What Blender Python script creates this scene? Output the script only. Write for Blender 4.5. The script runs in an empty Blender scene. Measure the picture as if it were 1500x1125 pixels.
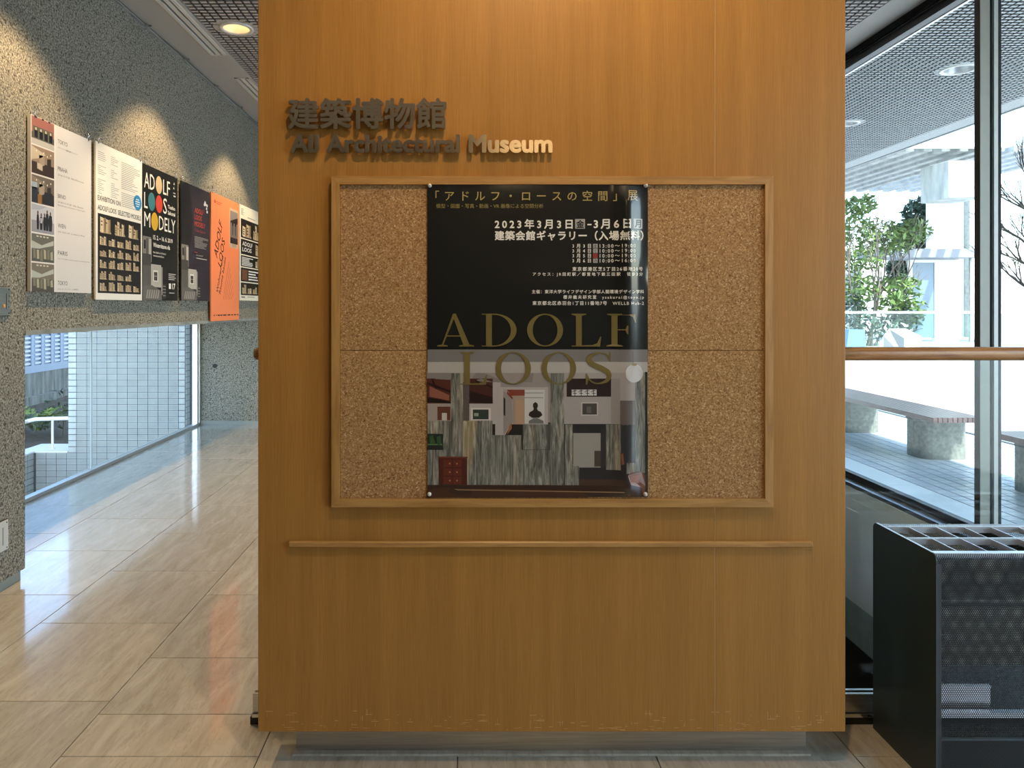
import bpy, bmesh, math, random
from mathutils import Vector, Matrix
from mathutils.geometry import tessellate_polygon
random.seed(7)
PI = math.pi
SC = bpy.context.scene
COL = SC.collection
F, CX, CY, EYE = 1035.0, 680.0, 449.0, 1.5
def PX(x, d): return (x - CX) / F * d
def PZ(y, d): return EYE - (y - CY) / F * d

# ------------------------------------------------------------------ camera
cd = bpy.data.cameras.new('camera'); cam = bpy.data.objects.new('camera', cd); COL.objects.link(cam)
cam.location = (0, 0, EYE); cam.rotation_euler = (PI / 2, 0, 0)
cd.sensor_width = 36; cd.lens = F / 1500 * 36
cd.shift_x = (750 - CX) / 1500; cd.shift_y = (CY - 562.5) / 1500
cd.clip_start = 0.05; cd.clip_end = 500
SC.camera = cam
# ------------------------------------------------------------------ view, sky, sun
vs = SC.view_settings
vs.view_transform = 'Standard'; vs.look = 'None'; vs.gamma = 1; vs.use_curve_mapping = False
vs.exposure = 0.0
W = bpy.data.worlds.new('sky'); SC.world = W; W.use_nodes = True
wn = W.node_tree; wn.nodes.clear()
sky = wn.nodes.new('ShaderNodeTexSky'); sky.sky_type = 'NISHITA'; sky.sun_disc = False
sky.sun_elevation = math.radians(46); sky.sun_rotation = math.radians(160)
sky.air_density = 1.0; sky.dust_density = 1.0; sky.ozone_density = 1.0
bg = wn.nodes.new('ShaderNodeBackground'); bg.inputs['Strength'].default_value = 0.95
wo = wn.nodes.new('ShaderNodeOutputWorld')
wn.links.new(sky.outputs[0], bg.inputs[0]); wn.links.new(bg.outputs[0], wo.inputs[0])
sd = bpy.data.lights.new('sun', 'SUN'); sd.energy = 12.0; sd.angle = 0.012; sd.color = (1, .96, .9)
sun = bpy.data.objects.new('sun', sd); COL.objects.link(sun)
sdir = Vector((0.34, -0.92, 1.0)).normalized()
sun.rotation_euler = sdir.to_track_quat('Z', 'Y').to_euler(); sun.location = (10, -10, 20)
WARM = (1.0, 0.70, 0.38)
SPOT_WALL, SPOT_PANEL, SPOT_MAIN, SPOT_ROOM = 165, 45, 115, 3

# ------------------------------------------------------------------ materials
def mat_new(name):
    m = bpy.data.materials.new(name); m.use_nodes = True
    return m, m.node_tree, m.node_tree.nodes['Principled BSDF']
def simple(name, col, rough=.5, metal=0.0, spec=.5, emit=None, es=1.0, coat=0.0):
    m, t, b = mat_new(name)
    b.inputs['Base Color'].default_value = (*col, 1); b.inputs['Roughness'].default_value = rough
    b.inputs['Metallic'].default_value = metal; b.inputs['Specular IOR Level'].default_value = spec
    b.inputs['Coat Weight'].default_value = coat
    if emit: b.inputs['Emission Color'].default_value = (*emit, 1); b.inputs['Emission Strength'].default_value = es
    return m
def N(t, typ, **kw):
    n = t.nodes.new(typ)
    for k, v in kw.items():
        if k in n.inputs: n.inputs[k].default_value = v
        else: setattr(n, k, v)
    return n
def coords(t, scale=(1, 1, 1), rot=(0, 0, 0)):
    g = N(t, 'ShaderNodeNewGeometry'); mp = N(t, 'ShaderNodeMapping')
    mp.inputs['Scale'].default_value = scale; mp.inputs['Rotation'].default_value = rot
    t.links.new(g.outputs['Position'], mp.inputs[0]); return mp.outputs[0]
def ramp(t, src, stops):
    r = N(t, 'ShaderNodeValToRGB'); e = r.color_ramp.elements
    while len(e) < len(stops): e.new(.5)
    for i, (p, c) in enumerate(stops):
        e[i].position = p; e[i].color = (*c, 1) if len(c) == 3 else c
    t.links.new(src, r.inputs[0]); return r.outputs[0]
def noise(t, vec, scale, detail=4, rough=.5, dist=0):
    n = N(t, 'ShaderNodeTexNoise', Scale=scale, Detail=detail, Roughness=rough, Distortion=dist)
    t.links.new(vec, n.inputs['Vector']); return n.outputs[0]
def mixc(t, a, b, f, mode='MIX'):
    m = N(t, 'ShaderNodeMix', data_type='RGBA', blend_type=mode)
    for src, i in ((f, 0), (a, 6), (b, 7)):
        if isinstance(src, (int, float)): m.inputs[i].default_value = src
        elif isinstance(src, tuple): m.inputs[i].default_value = (*src, 1)
        else: t.links.new(src, m.inputs[i])
    return m.outputs[2]
def bump(t, b, h, strength=.3, dist=.002):
    n = N(t, 'ShaderNodeBump', Strength=strength, Distance=dist)
    t.links.new(h, n.inputs['Height']); t.links.new(n.outputs[0], b.inputs['Normal'])

def m_veneer(name, base, dark):
    m, t, b = mat_new(name)
    v = coords(t, (260, 260, 7)); f = noise(t, v, 1, 5, .6)
    v2 = coords(t, (18, 18, .5)); f2 = noise(t, v2, 1, 3, .5)
    c = mixc(t, ramp(t, f, [(.3, dark), (.68, base)]), ramp(t, f2, [(.3, (.88, .86, .82)), (.7, (1.06, 1.06, 1.06))]), 1.0, 'MULTIPLY')
    t.links.new(c, b.inputs['Base Color']); b.inputs['Roughness'].default_value = .42
    b.inputs['Specular IOR Level'].default_value = .35
    bump(t, b, f, .35, .0008); return m
def m_wood(name, base, dark, sc=(6, 6, 60), rough=.4):
    m, t, b = mat_new(name)
    f = noise(t, coords(t, sc), 1, 4, .6, .6)
    t.links.new(ramp(t, f, [(.3, dark), (.62, base)]), b.inputs['Base Color'])
    b.inputs['Roughness'].default_value = rough; bump(t, b, f, .15, .0006); return m
def m_aggregate():
    m, t, b = mat_new('washed_aggregate_concrete')
    v = coords(t); n1 = noise(t, v, 95, 3, .65); n2 = noise(t, v, 38, 2, .5); n3 = noise(t, v, 1.4, 3, .5)
    vo = N(t, 'ShaderNodeTexVoronoi', Scale=70.0); t.links.new(v, vo.inputs['Vector'])
    c = ramp(t, n1, [(.36, (.06, .056, .046)), (.45, (.20, .187, .155)), (.56, (.33, .308, .255)), (.70, (.58, .545, .47))])
    pit = ramp(t, n2, [(.33, (.35, .34, .32)), (.42, (1, 1, 1))])
    c = mixc(t, c, pit, 1.0, 'MULTIPLY')
    c = mixc(t, c, ramp(t, n3, [(.3, (.88, .9, .9)), (.7, (1.05, 1.03, 1.0))]), 1.0, 'MULTIPLY')
    t.links.new(c, b.inputs['Base Color']); b.inputs['Roughness'].default_value = .85
    ad = N(t, 'ShaderNodeMath', operation='ADD'); t.links.new(n1, ad.inputs[0]); t.links.new(n2, ad.inputs[1])
    bump(t, b, ad.outputs[0], .8, .006); return m
def m_cork():
    m, t, b = mat_new('cork')
    v = coords(t); vo = N(t, 'ShaderNodeTexVoronoi', Scale=270.0, Randomness=1.0); t.links.new(v, vo.inputs['Vector'])
    sep = N(t, 'ShaderNodeSeparateColor'); t.links.new(vo.outputs['Color'], sep.inputs[0])
    c = ramp(t, sep.outputs[0], [(0, (.18, .085, .026)), (.14, (.30, .155, .055)), (.6, (.375, .205, .078)), (.9, (.47, .28, .122)), (1, (.60, .40, .21))])
    n = noise(t, v, 120, 4, .6)
    c = mixc(t, c, ramp(t, n, [(.28, (.5, .42, .36)), (.46, (1, 1, 1))]), 1.0, 'MULTIPLY')
    n2 = noise(t, v, 60, 1, .5)
    c = mixc(t, c, ramp(t, n2, [(.13, (.3, .2, .14)), (.18, (1, 1, 1))]), 1.0, 'MULTIPLY')
    t.links.new(c, b.inputs['Base Color']); b.inputs['Roughness'].default_value = .9
    bump(t, b, n, .5, .002); return m
def m_stone():
    m, t, b = mat_new('polished_beige_limestone')
    oi = N(t, 'ShaderNodeObjectInfo')
    g = N(t, 'ShaderNodeNewGeometry'); va = N(t, 'ShaderNodeVectorMath', operation='SCALE')
    cb = N(t, 'ShaderNodeCombineXYZ'); t.links.new(oi.outputs['Random'], cb.inputs[0]); t.links.new(oi.outputs['Random'], cb.inputs[2])
    va.inputs[3].default_value = 13.0; t.links.new(cb.outputs[0], va.inputs[0])
    ad = N(t, 'ShaderNodeVectorMath', operation='ADD'); t.links.new(g.outputs['Position'], ad.inputs[0]); t.links.new(va.outputs[0], ad.inputs[1])
    mp = N(t, 'ShaderNodeMapping'); mp.inputs['Scale'].default_value = (9, 1.6, 3); mp.inputs['Rotation'].default_value = (0, 0, .30)
    t.links.new(ad.outputs[0], mp.inputs[0])
    f = noise(t, mp.outputs[0], 1.6, 9, .68, .9)
    f2 = noise(t, mp.outputs[0], 7, 6, .7, .3)
    c = ramp(t, f, [(.28, (.40, .36, .285)), (.45, (.49, .445, .365)), (.55, (.54, .495, .415)), (.70, (.63, .59, .51))])
    c = mixc(t, c, ramp(t, f2, [(.32, (.72, .68, .62)), (.46, (1, 1, 1))]), 1.0, 'MULTIPLY')
    r = ramp(t, oi.outputs['Random'], [(0, (.93, .93, .94)), (1, (1.05, 1.03, 1.0))])
    c = mixc(t, c, r, 1.0, 'MULTIPLY')
    t.links.new(c, b.inputs['Base Color'])
    t.links.new(ramp(t, f2, [(.3, (.30,) * 3), (.6, (.18,) * 3)]), b.inputs['Roughness'])
    b.inputs['Coat Weight'].default_value = 1.0; b.inputs['Coat Roughness'].default_value = .07
    b.inputs['Specular IOR Level'].default_value = .6
    bump(t, b, f2, .06, .001); return m
def m_noisy(name, c1, c2, scale=20, rough=.8, bs=.2, metal=0, sc=(1, 1, 1), bd=.002):
    m, t, b = mat_new(name); f = noise(t, coords(t, sc), scale, 5, .6)
    t.links.new(ramp(t, f, [(.32, c1), (.68, c2)]), b.inputs['Base Color'])
    b.inputs['Roughness'].default_value = rough; b.inputs['Metallic'].default_value = metal
    if bs: bump(t, b, f, bs, bd)
    return m
def m_glass(name, tint=(.93, .97, .96), refl=1.0):
    m = bpy.data.materials.new(name); m.use_nodes = True; t = m.node_tree; t.nodes.clear()
    o = N(t, 'ShaderNodeOutputMaterial'); mx = N(t, 'ShaderNodeMixShader'); tr = N(t, 'ShaderNodeBsdfTransparent'); gl = N(t, 'ShaderNodeBsdfGlossy')
    tr.inputs[0].default_value = (*tint, 1); gl.inputs['Roughness'].default_value = 0.0
    # Schlick reflectance of one glass surface, the same from both sides
    fr = N(t, 'ShaderNodeLayerWeight', Blend=.5); pw = N(t, 'ShaderNodeMath', operation='POWER'); pw.inputs[1].default_value = 5.0
    t.links.new(fr.outputs['Facing'], pw.inputs[0]); ml = N(t, 'ShaderNodeMath', operation='MULTIPLY_ADD'); ml.inputs[1].default_value = .96 * refl; ml.inputs[2].default_value = .04 * refl
    t.links.new(pw.outputs[0], ml.inputs[0]); t.links.new(ml.outputs[0], mx.inputs[0])
    t.links.new(tr.outputs[0], mx.inputs[1]); t.links.new(gl.outputs[0], mx.inputs[2]); t.links.new(mx.outputs[0], o.inputs[0]); return m
def m_perf(name, pitch, rad, col=(.03, .033, .035)):
    # sheet steel with a hexagonal pattern of round holes (in the object's x-z plane, or x-y for lids)
    m = bpy.data.materials.new(name); m.use_nodes = True; t = m.node_tree; b = t.nodes['Principled BSDF']; o = t.nodes['Material Output']
    b.inputs['Base Color'].default_value = (*col, 1); b.inputs['Roughness'].default_value = .45; b.inputs['Specular IOR Level'].default_value = .25
    g = N(t, 'ShaderNodeNewGeometry'); sp = N(t, 'ShaderNodeSeparateXYZ'); t.links.new(g.outputs['Position'], sp.inputs[0])
    def M(op, a, bb=None):
        n = N(t, 'ShaderNodeMath', operation=op)
        for i, s in enumerate((a, bb)):
            if s is None: continue
            if isinstance(s, (int, float)): n.inputs[i].default_value = s
            else: t.links.new(s, n.inputs[i])
        return n.outputs[0]
    zz = M('ADD', sp.outputs[2], sp.outputs[1])
    h = pitch * .866
    def cell(ox, oz):
        a = M('SUBTRACT', M('FLOORED_MODULO', M('ADD', sp.outputs[0], ox), pitch), pitch / 2)
        c = M('SUBTRACT', M('FLOORED_MODULO', M('ADD', zz, oz), 2 * h), h)
        return M('SQRT', M('ADD', M('MULTIPLY', a, a), M('MULTIPLY', c, c)))
    d = M('MINIMUM', cell(0, 0), cell(pitch / 2, h))
    hole = M('LESS_THAN', d, rad)
    tr = N(t, 'ShaderNodeBsdfTransparent'); mx = N(t, 'ShaderNodeMixShader')
    t.links.new(hole, mx.inputs[0]); t.links.new(b.outputs[0], mx.inputs[1]); t.links.new(tr.outputs[0], mx.inputs[2]); t.links.new(mx.outputs[0], o.inputs[0]); return m
def m_print(name, rough=.45, coat=0.0, spec=.5):
    m, t, b = mat_new(name); a = N(t, 'ShaderNodeAttribute', attribute_name='Col')
    t.links.new(a.outputs[0], b.inputs['Base Color']); b.inputs['Roughness'].default_value = rough
    b.inputs['Coat Weight'].default_value = coat; b.inputs['Coat Roughness'].default_value = .12; b.inputs['Specular IOR Level'].default_value = spec; return m
def m_marble_print():
    m, t, b = mat_new('veined_marble_print')
    f = noise(t, coords(t, (95, 95, 8)), 1, 7, .65, 1.4); f2 = noise(t, coords(t, (14, 14, 1.2)), 1, 3, .5, .8)
    c = ramp(t, f, [(.30, (.03, .03, .024)), (.44, (.10, .098, .078)), (.54, (.19, .185, .155)), (.66, (.34, .325, .27))])
    c = mixc(t, c, ramp(t, f2, [(.54, (0, 0, 0)), (.66, (.16, .10, .03))]), 1.0, 'ADD')
    t.links.new(c, b.inputs['Base Color']); b.inputs['Roughness'].default_value = .5
    b.inputs['Coat Weight'].default_value = .6; b.inputs['Coat Roughness'].default_value = .15; return m
def m_lattice(name, col):
    m, t, b = mat_new(name); f = noise(t, coords(t), 160, 2, .6)
    t.links.new(ramp(t, f, [(.3, tuple(x * .72 for x in col)), (.6, col)]), b.inputs['Base Color']); b.inputs['Roughness'].default_value = .8; return m

M = {}
M['veneer'] = m_veneer('oak_veneer', (.41, .200, .046), (.34, .158, .033))
M['oak'] = m_wood('oak_moulding', (.46, .25, .08), (.31, .15, .04), (5, 60, 60))
M['oak_v'] = m_wood('oak_moulding_upright', (.46, .25, .08), (.31, .15, .04), (60, 60, 5))
M['rail'] = m_wood('varnished_handrail', (.42, .20, .065), (.22, .09, .025), (4, 45, 45), .22)
M['agg'] = m_aggregate(); M['cork'] = m_cork(); M['stone'] = m_stone()
M['grout'] = simple('floor_joint', (.10, .08, .06), .9)
M['plaster'] = m_noisy('rough_ceiling_plaster', (.52, .50, .46), (.66, .64, .59), 260, .95, .5, bd=.001)
M['lattice'] = m_lattice('ceiling_tile', (.68, .65, .61))
M['lattice_back'] = simple('ceiling_joint', (.02, .019, .018), .95)
M['soffit'] = m_noisy('soffit_plaster', (.36, .385, .38), (.50, .53, .52), 60, .95, .3)
M['soffit_tile'] = m_lattice('soffit_tile', (.58, .62, .61))
M['lattice_side_shade'] = simple('tile_edge_shade', (.10, .10, .098), .9)  # dark cell sides: shade inside the gaps put into the colour
M['lattice_side_shade_in'] = simple('ceiling_tile_edge_shade', (.26, .25, .23), .9)  # indoor cell sides, gap shade painted a little lighter
M['glass'] = m_glass('window_glass'); M['glass_green'] = m_glass('balustrade_glass', (.86, .95, .92))
M['steel'] = m_noisy('brushed_steel', (.50, .49, .46), (.62, .61, .58), 8, .28, 0, 1, (1, 1, 25))
M['steel_dull'] = m_noisy('satin_steel_plinth', (.38, .36, .31), (.52, .49, .44), 5, .3, .04, .9, (1, 4, 30))
M['chrome'] = simple('chrome', (.8, .8, .8), .12, 1)
M['frame_dark'] = simple('dark_bronze_frame', (.035, .032, .03), .35, .6)
M['frame_black'] = simple('black_frame', (.008, .009, .012), .7, spec=.15)
M['frame_grey'] = simple('grey_mullion', (.30, .31, .28), .5, .1)
M['frame_brown'] = simple('brown_mullion_edge', (.07, .055, .045), .45, .3)
M['alu'] = simple('aluminium', (.72, .74, .76), .3, .85)
M['alu_dull'] = simple('satin_aluminium', (.34, .35, .35), .5, .3)
M['white_metal'] = simple('white_painted_metal', (.86, .84, .78), .4)
M['letter'] = simple('aged_brass_letter', (.58, .47, .33), .16, .9)
M['black'] = simple('black_plastic', (.012, .012, .012), .4)
M['rack'] = simple('black_powder_coat', (.026, .042, .048), .4, .1)
M['rack_bar'] = simple('rack_bar_steel', (.78, .80, .84), .32, .85)
M['perf'] = m_perf('perforated_black_steel', .0066, .0023, (.012, .014, .015))
M['perf_lip_sheen'] = m_perf('perforated_lip_painted_sheen', .0066, .0018, (.55, .57, .6))  # pale lip colour stands in for sky sheen on black gloss steel
M['perf_lip_sheen'].node_tree.nodes['Principled BSDF'].inputs['Metallic'].default_value = .8
M['perf2'] = m_perf('perforated_inner_steel', .0060, .0019, (.012, .014, .015))
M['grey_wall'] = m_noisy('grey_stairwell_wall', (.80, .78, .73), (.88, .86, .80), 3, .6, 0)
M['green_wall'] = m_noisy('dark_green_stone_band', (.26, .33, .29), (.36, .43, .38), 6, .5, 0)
M['depth_shade_wall'] = simple('stairwell_depth_shade', (.01, .011, .012), .7)  # near-black colour stands in for shade deep in the stairwell
M['white'] = simple('white_render', (.78, .79, .78), .85)
M['conc'] = m_noisy('board_marked_concrete', (.20, .22, .21), (.34, .36, .34), 5, .85, .2)
M['conc_dark'] = m_noisy('weathered_concrete', (.12, .13, .12), (.30, .31, .28), 4, .9, .3, sc=(3, 3, .4))
M['conc_leg'] = m_noisy('rough_concrete', (.11, .115, .10), (.22, .23, .205), 30, .9, .5, bd=.004)
M['conc_pale'] = m_noisy('pale_stained_concrete', (.30, .32, .31), (.52, .53, .52), 1.2, .85, .1, sc=(2, 2, .5))
M['slat'] = m_noisy('red_brown_bench_slat', (.17, .07, .065), (.26, .12, .11), 12, .28, .1, sc=(8, 1, 8))
M['pave'] = m_noisy('paving_tile', (.50, .56, .62), (.66, .71, .76), 6, .3, .1)
M['pave_slab'] = m_noisy('pale_kerb_stone', (.68, .73, .75), (.80, .84, .85), 3, .45, .05)
M['pave_joint'] = simple('paving_joint', (.03, .04, .07), .9)
M['plaza'] = m_noisy('plaza_paving', (.44, .46, .46), (.55, .56, .56), .9, .8, .05)
M['wtile'] = m_noisy('glazed_white_tile', (.43, .47, .47), (.52, .56, .55), 9, .3, .03)
M['wgroove_shade'] = simple('tile_groove_shade_dirt', (.12, .145, .155), .6)  # shade and dirt between the ridges put into a darker colour
M['wgrout'] = simple('tile_grout', (.10, .11, .14), .9)
M['louver'] = simple('blue_grey_louver', (.30, .38, .52), .4, .2)
M['louver_light'] = simple('pale_louver_blade', (.62, .68, .76), .35, .2)
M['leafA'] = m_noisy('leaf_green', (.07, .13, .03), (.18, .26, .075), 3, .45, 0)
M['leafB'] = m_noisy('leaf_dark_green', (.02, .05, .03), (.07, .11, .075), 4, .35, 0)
M['leafC'] = m_noisy('leaf_yellow_green', (.12, .22, .03), (.30, .40, .08), 6, .5, 0)
M['bark'] = m_noisy('bark', (.10, .08, .06), (.22, .19, .16), 8, .9, .3)
M['soil'] = m_noisy('soil', (.04, .035, .03), (.09, .08, .065), 10, .95, .4)
M['canopy'] = simple('pale_blue_grey_metal', (.19, .21, .25), .5)
M['blue'] = simple('blue_sheet', (.10, .22, .42), .5)
M['door_blue'] = simple('frosted_blue_glass', (.12, .19, .27), .25)
M['foam'] = simple('foam_board_edge', (.62, .58, .52), .7)
M['card'] = m_print('poster_print', .5)
M['gloss'] = m_print('glossy_poster_print', .35, 1.0)
M['marble'] = m_marble_print()
M['lamp_white'] = simple('lamp_reflector', (.85, .78, .62), .3, .2)
M['bulb'] = simple('bulb', (1, .8, .5), .5, emit=(1.0, .78, .48), es=9)
M['glint_glow'] = simple('added_glint_glow', (.9, .8, .6), .5, emit=(1.0, .70, .36), es=4.5)  # glowing surface added so the sign letters glint
M['back_wall'] = m_noisy('lobby_wall', (.10, .085, .065), (.14, .12, .09), 3, .8, 0)
M['plastic_white'] = simple('switch_plate', (.62, .62, .58), .4)
M['outlet_dark'] = simple('switch_shadow_gap', (.02, .02, .02), .6)
M['amber'] = simple('amber_button', (.7, .35, .12), .4)

# ------------------------------------------------------------------ mesh helper
class MB:
    def __init__(s): s.v = []; s.f = []; s.m = []; s.c = []; s.sm = []
    def add(s, vs_, fs, mi=0, col=None, smooth=False):
        o = len(s.v); s.v += [tuple(p) for p in vs_]
        for f in fs: s.f.append([i + o for i in f]); s.m.append(mi); s.c.append(col); s.sm.append(smooth)
        return s
    def box(s, x0, x1, y0, y1, z0, z1, mi=0, col=None, bev=0):
        x0, x1 = min(x0, x1), max(x0, x1); y0, y1 = min(y0, y1), max(y0, y1); z0, z1 = min(z0, z1), max(z0, z1)
        if bev <= 0:
            return s.add([(x0, y0, z0), (x1, y0, z0), (x1, y1, z0), (x0, y1, z0), (x0, y0, z1), (x1, y0, z1), (x1, y1, z1), (x0, y1, z1)],
                         [(0, 3, 2, 1), (4, 5, 6, 7), (0, 1, 5, 4), (1, 2, 6, 5), (2, 3, 7, 6), (3, 0, 4, 7)], mi, col)
        b = bmesh.new(); bmesh.ops.create_cube(b, size=1)
        for v in b.verts: v.co = ((x0 + x1) / 2 + v.co.x * (x1 - x0), (y0 + y1) / 2 + v.co.y * (y1 - y0), (z0 + z1) / 2 + v.co.z * (z1 - z0))
        bmesh.ops.bevel(b, geom=b.edges[:], offset=bev, segments=1, affect='EDGES', profile=.5)
        b.verts.index_update(); s.add([v.co[:] for v in b.verts], [[v.index for v in f.verts] for f in b.faces], mi, col); b.free(); return s
    def tube(s, pts, rad, n=10, mi=0, caps=True, col=None):
        pts = [Vector(p) for p in pts]; rads = rad if isinstance(rad, (list, tuple)) else [rad] * len(pts)
        rings = []
        for i, p in enumerate(pts):
            d = (pts[min(i + 1, len(pts) - 1)] - pts[max(i - 1, 0)]).normalized()
            a = Vector((0, 0, 1)) if abs(d.z) < .9 else Vector((1, 0, 0))
            u = d.cross(a).normalized(); w = d.cross(u).normalized()
            rings.append([p + (u * math.cos(2 * PI * k / n) + w * math.sin(2 * PI * k / n)) * rads[i] for k in range(n)])
        vs_ = [q for r in rings for q in r]; fs = []
        for i in range(len(pts) - 1):
            for k in range(n): fs.append((i * n + k, i * n + (k + 1) % n, (i + 1) * n + (k + 1) % n, (i + 1) * n + k))
        s.add(vs_, fs, mi, col, True)
        if caps: s.add(rings[0], [list(range(n))], mi, col); s.add(rings[-1], [list(range(n))[::-1]], mi, col)
        return s
    def prism(s, poly, axis, a, b, mi=0, col=None, smooth=False):
        """poly = list of 2D; axis 'x','y','z' is the extrusion axis"""
        def P(p, t): return {'x': (t, p[0], p[1]), 'y': (p[0], t, p[1]), 'z': (p[0], p[1], t)}[axis]
        n = len(poly); s.add([P(p, a) for p in poly] + [P(p, b) for p in poly], [list(range(n)), list(range(n, 2 * n))[::-1]], mi, col)
        s.add([P(p, a) for p in poly] + [P(p, b) for p in poly], [(i, i + n, (i + 1) % n + n, (i + 1) % n) for i in range(n)], mi, col, smooth); return s
    def lathe(s, prof, c, n=24, mi=0):
        """prof = [(r, z)] about vertical axis at c"""
        vs_ = [(c[0] + r * math.cos(2 * PI * k / n), c[1] + r * math.sin(2 * PI * k / n), c[2] + z) for r, z in prof for k in range(n)]
        fs = [(i * n + k, i * n + (k + 1) % n, (i + 1) * n + (k + 1) % n, (i + 1) * n + k) for i in range(len(prof) - 1) for k in range(n)]
        s.add(vs_, fs, mi, None, True); return s
    def mesh(s, name, mats, org=(0, 0, 0)):
        me = bpy.data.meshes.new(name)
        me.from_pydata([(p[0] - org[0], p[1] - org[1], p[2] - org[2]) for p in s.v], [], s.f)
        for m in (mats if isinstance(mats, (list, tuple)) else [mats]): me.materials.append(m)
        me.polygons.foreach_set('material_index', s.m); me.polygons.foreach_set('use_smooth', s.sm)
        if any(c is not None for c in s.c):
            ca = me.color_attributes.new('Col', 'FLOAT_COLOR', 'CORNER'); buf = []
            for f, c in zip(s.f, s.c):
                c = c or (.5, .5, .5); buf += [c[0], c[1], c[2], 1] * len(f)
            ca.data.foreach_set('color', buf)
        me.update(); return me
    def build(s, name, mats, parent=None, org=None, **tags):
        if parent is not None: o_ = parent['_o'] if '_o' in parent else (0, 0, 0)
        else: o_ = org or (0, 0, 0)
        fixn = s.mesh(name, mats, o_)
        o = bpy.data.objects.new(name, fixn); COL.objects.link(o)
        if parent is not None: o.parent = parent
        else: o.location = o_
        o['_o'] = list(o_)
        for k, v in tags.items(): o[k] = v
        return o
def fixnormals(o):
    b = bmesh.new(); b.from_mesh(o.data); bmesh.ops.recalc_face_normals(b, faces=b.faces[:]); b.to_mesh(o.data); b.free(); return o
def empty(name, org, **tags):
    o = bpy.data.objects.new(name, None); COL.objects.link(o); o.location = org; o['_o'] = list(org); o.empty_display_size = .05
    for k, v in tags.items(): o[k] = v
    return o
def inst(name, mesh, loc, parent=None, **tags):
    o = bpy.data.objects.new(name, mesh); COL.objects.link(o)
    if parent is not None:
        o.parent = parent; po = parent['_o']; loc = (loc[0] - po[0], loc[1] - po[1], loc[2] - po[2])
    o.location = loc
    for k, v in tags.items(): o[k] = v
    return o
def spot(name, loc, tgt, e, ang, blend=.5, col=WARM, size=.03):
    d = bpy.data.lights.new(name, 'SPOT'); d.energy = e; d.spot_size = math.radians(ang); d.spot_blend = blend; d.color = col; d.shadow_soft_size = size
    o = bpy.data.objects.new(name, d); COL.objects.link(o); o.location = loc
    o.rotation_euler = (Vector(loc) - Vector(tgt)).to_track_quat('Z', 'Y').to_euler(); return o
S = dict(kind='structure')

# ------------------------------------------------------------------ the room
H = 3.646; XL = -2.42; XW = -3.375; XR = 3.284; YF = 8.97; YB = -6.0; YS = 2.54; XS = -0.76; XV = 3.17; WTOP = 1.343
HOUT = 2.0  # upper shade block
# floor: slab + limestone tiles
fl = MB(); fl.box(-3.405, XS, YB, YF + .2, -.2, -.012); fl.box(XS, XV, YB, YS + .06, -.2, -.012)
fl.box(XV, 3.4, YB, YS + .06, -.2, -.012)
floor = fl.build('floor', M['grout'], **S)
P_ = .6625; X0 = -.0225; G = .0016
tiles = {}
def floor_tile(x0, x1, y0, y1):
    x0 += G; x1 -= G; y0 += G; y1 -= G
    if x1 - x0 < .02 or y1 - y0 < .02: return
    k = (round(x1 - x0, 3), round(y1 - y0, 3))
    if k not in tiles:
        b = MB(); b.box(0, x1 - x0, 0, y1 - y0, -.012, 0, bev=.0012); tiles[k] = b.mesh('floor_tile', M['stone'])
    inst('floor_tile', tiles[k], (x0, y0, 0), floor)
for k in range(-6, 6):
    xa, xb = X0 + k * P_, X0 + (k + 1) * P_
    off = 2.356 if k % 2 == 0 else 2.686
    # k=-2 is the column -1.347..-.685 (joints at 2.356); k=-3 has joints at 2.686
    xa, xb = max(xa, XW), min(xb, 3.3)
    for j in range(-4, 11):
        ya, yb = off + j * .6605, off + (j + 1) * .6605
        yb = min(yb, YF)
        if ya >= YF - .01: continue
        if xb <= XS + .001 : floor_tile(xa, xb, ya, yb)
        elif xa >= XS:
            if ya < YS + .06: floor_tile(xa, xb, ya, min(yb, YS + .06))
        else:
            if yb <= YS + .06: floor_tile(xa, xb, ya, yb)
            elif ya < YS + .06: floor_tile(xa, xb, ya, YS + .06); floor_tile(xa, XS, YS + .06, yb)
            else: floor_tile(xa, XS, ya, yb)
rest = MB(); rest.box(XW, 3.3, YB, -.29, -.012, 0); rest.build('lobby_paving', M['stone'], floor)

# left wall: pier + hanging wall over the low window
wl = MB(); wl.box(-3.7, XL, YB, 3.893, .058, H + .1); wl.box(-3.7, XL, 3.893, YF + .1, WTOP, H + .1)
wall_left = wl.build('wall_left', M['agg'], **S)
b = MB(); b.box(-3.6, XL - .02, YB, 3.885, 0, .058); b.build('baseboard_left', M['frame_grey'], **S)
b = MB(); b.box(XL - .03, XL + .004, 3.893, YF, WTOP - .002, WTOP + .024); b.build('trim_1', M['conc'], **S)
b = MB(); b.box(-3.405, 3.4, YF, YF + .25, 0.05, H + .1); b.build('wall_far', M['agg'], **S)
b = MB(); b.box(XW - .02, XS, YF - .015, YF + .02, 0, .05); b.build('baseboard_far', M['frame_grey'], **S)
b = MB(); b.box(-3.8, 3.5, YB - .2, YB, 0, H + .1); b.build('wall_back', M['back_wall'], **S)
b = MB(); b.box(3.2, 3.5, YB, -1.6, 0, H + .1); b.build('wall_right_daylight_block', M['back_wall'], **S)  # unseen wall, added and sized to keep daylight off the partition
# round formwork plug in the far wall
b = MB(); b.tube([(PX(315, YF), YF - .004, PZ(536, YF)), (PX(315, YF), YF + .01, PZ(536, YF))], .028, 16, 0); b.build('wall_plug', M['outlet_dark'], **S)

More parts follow.
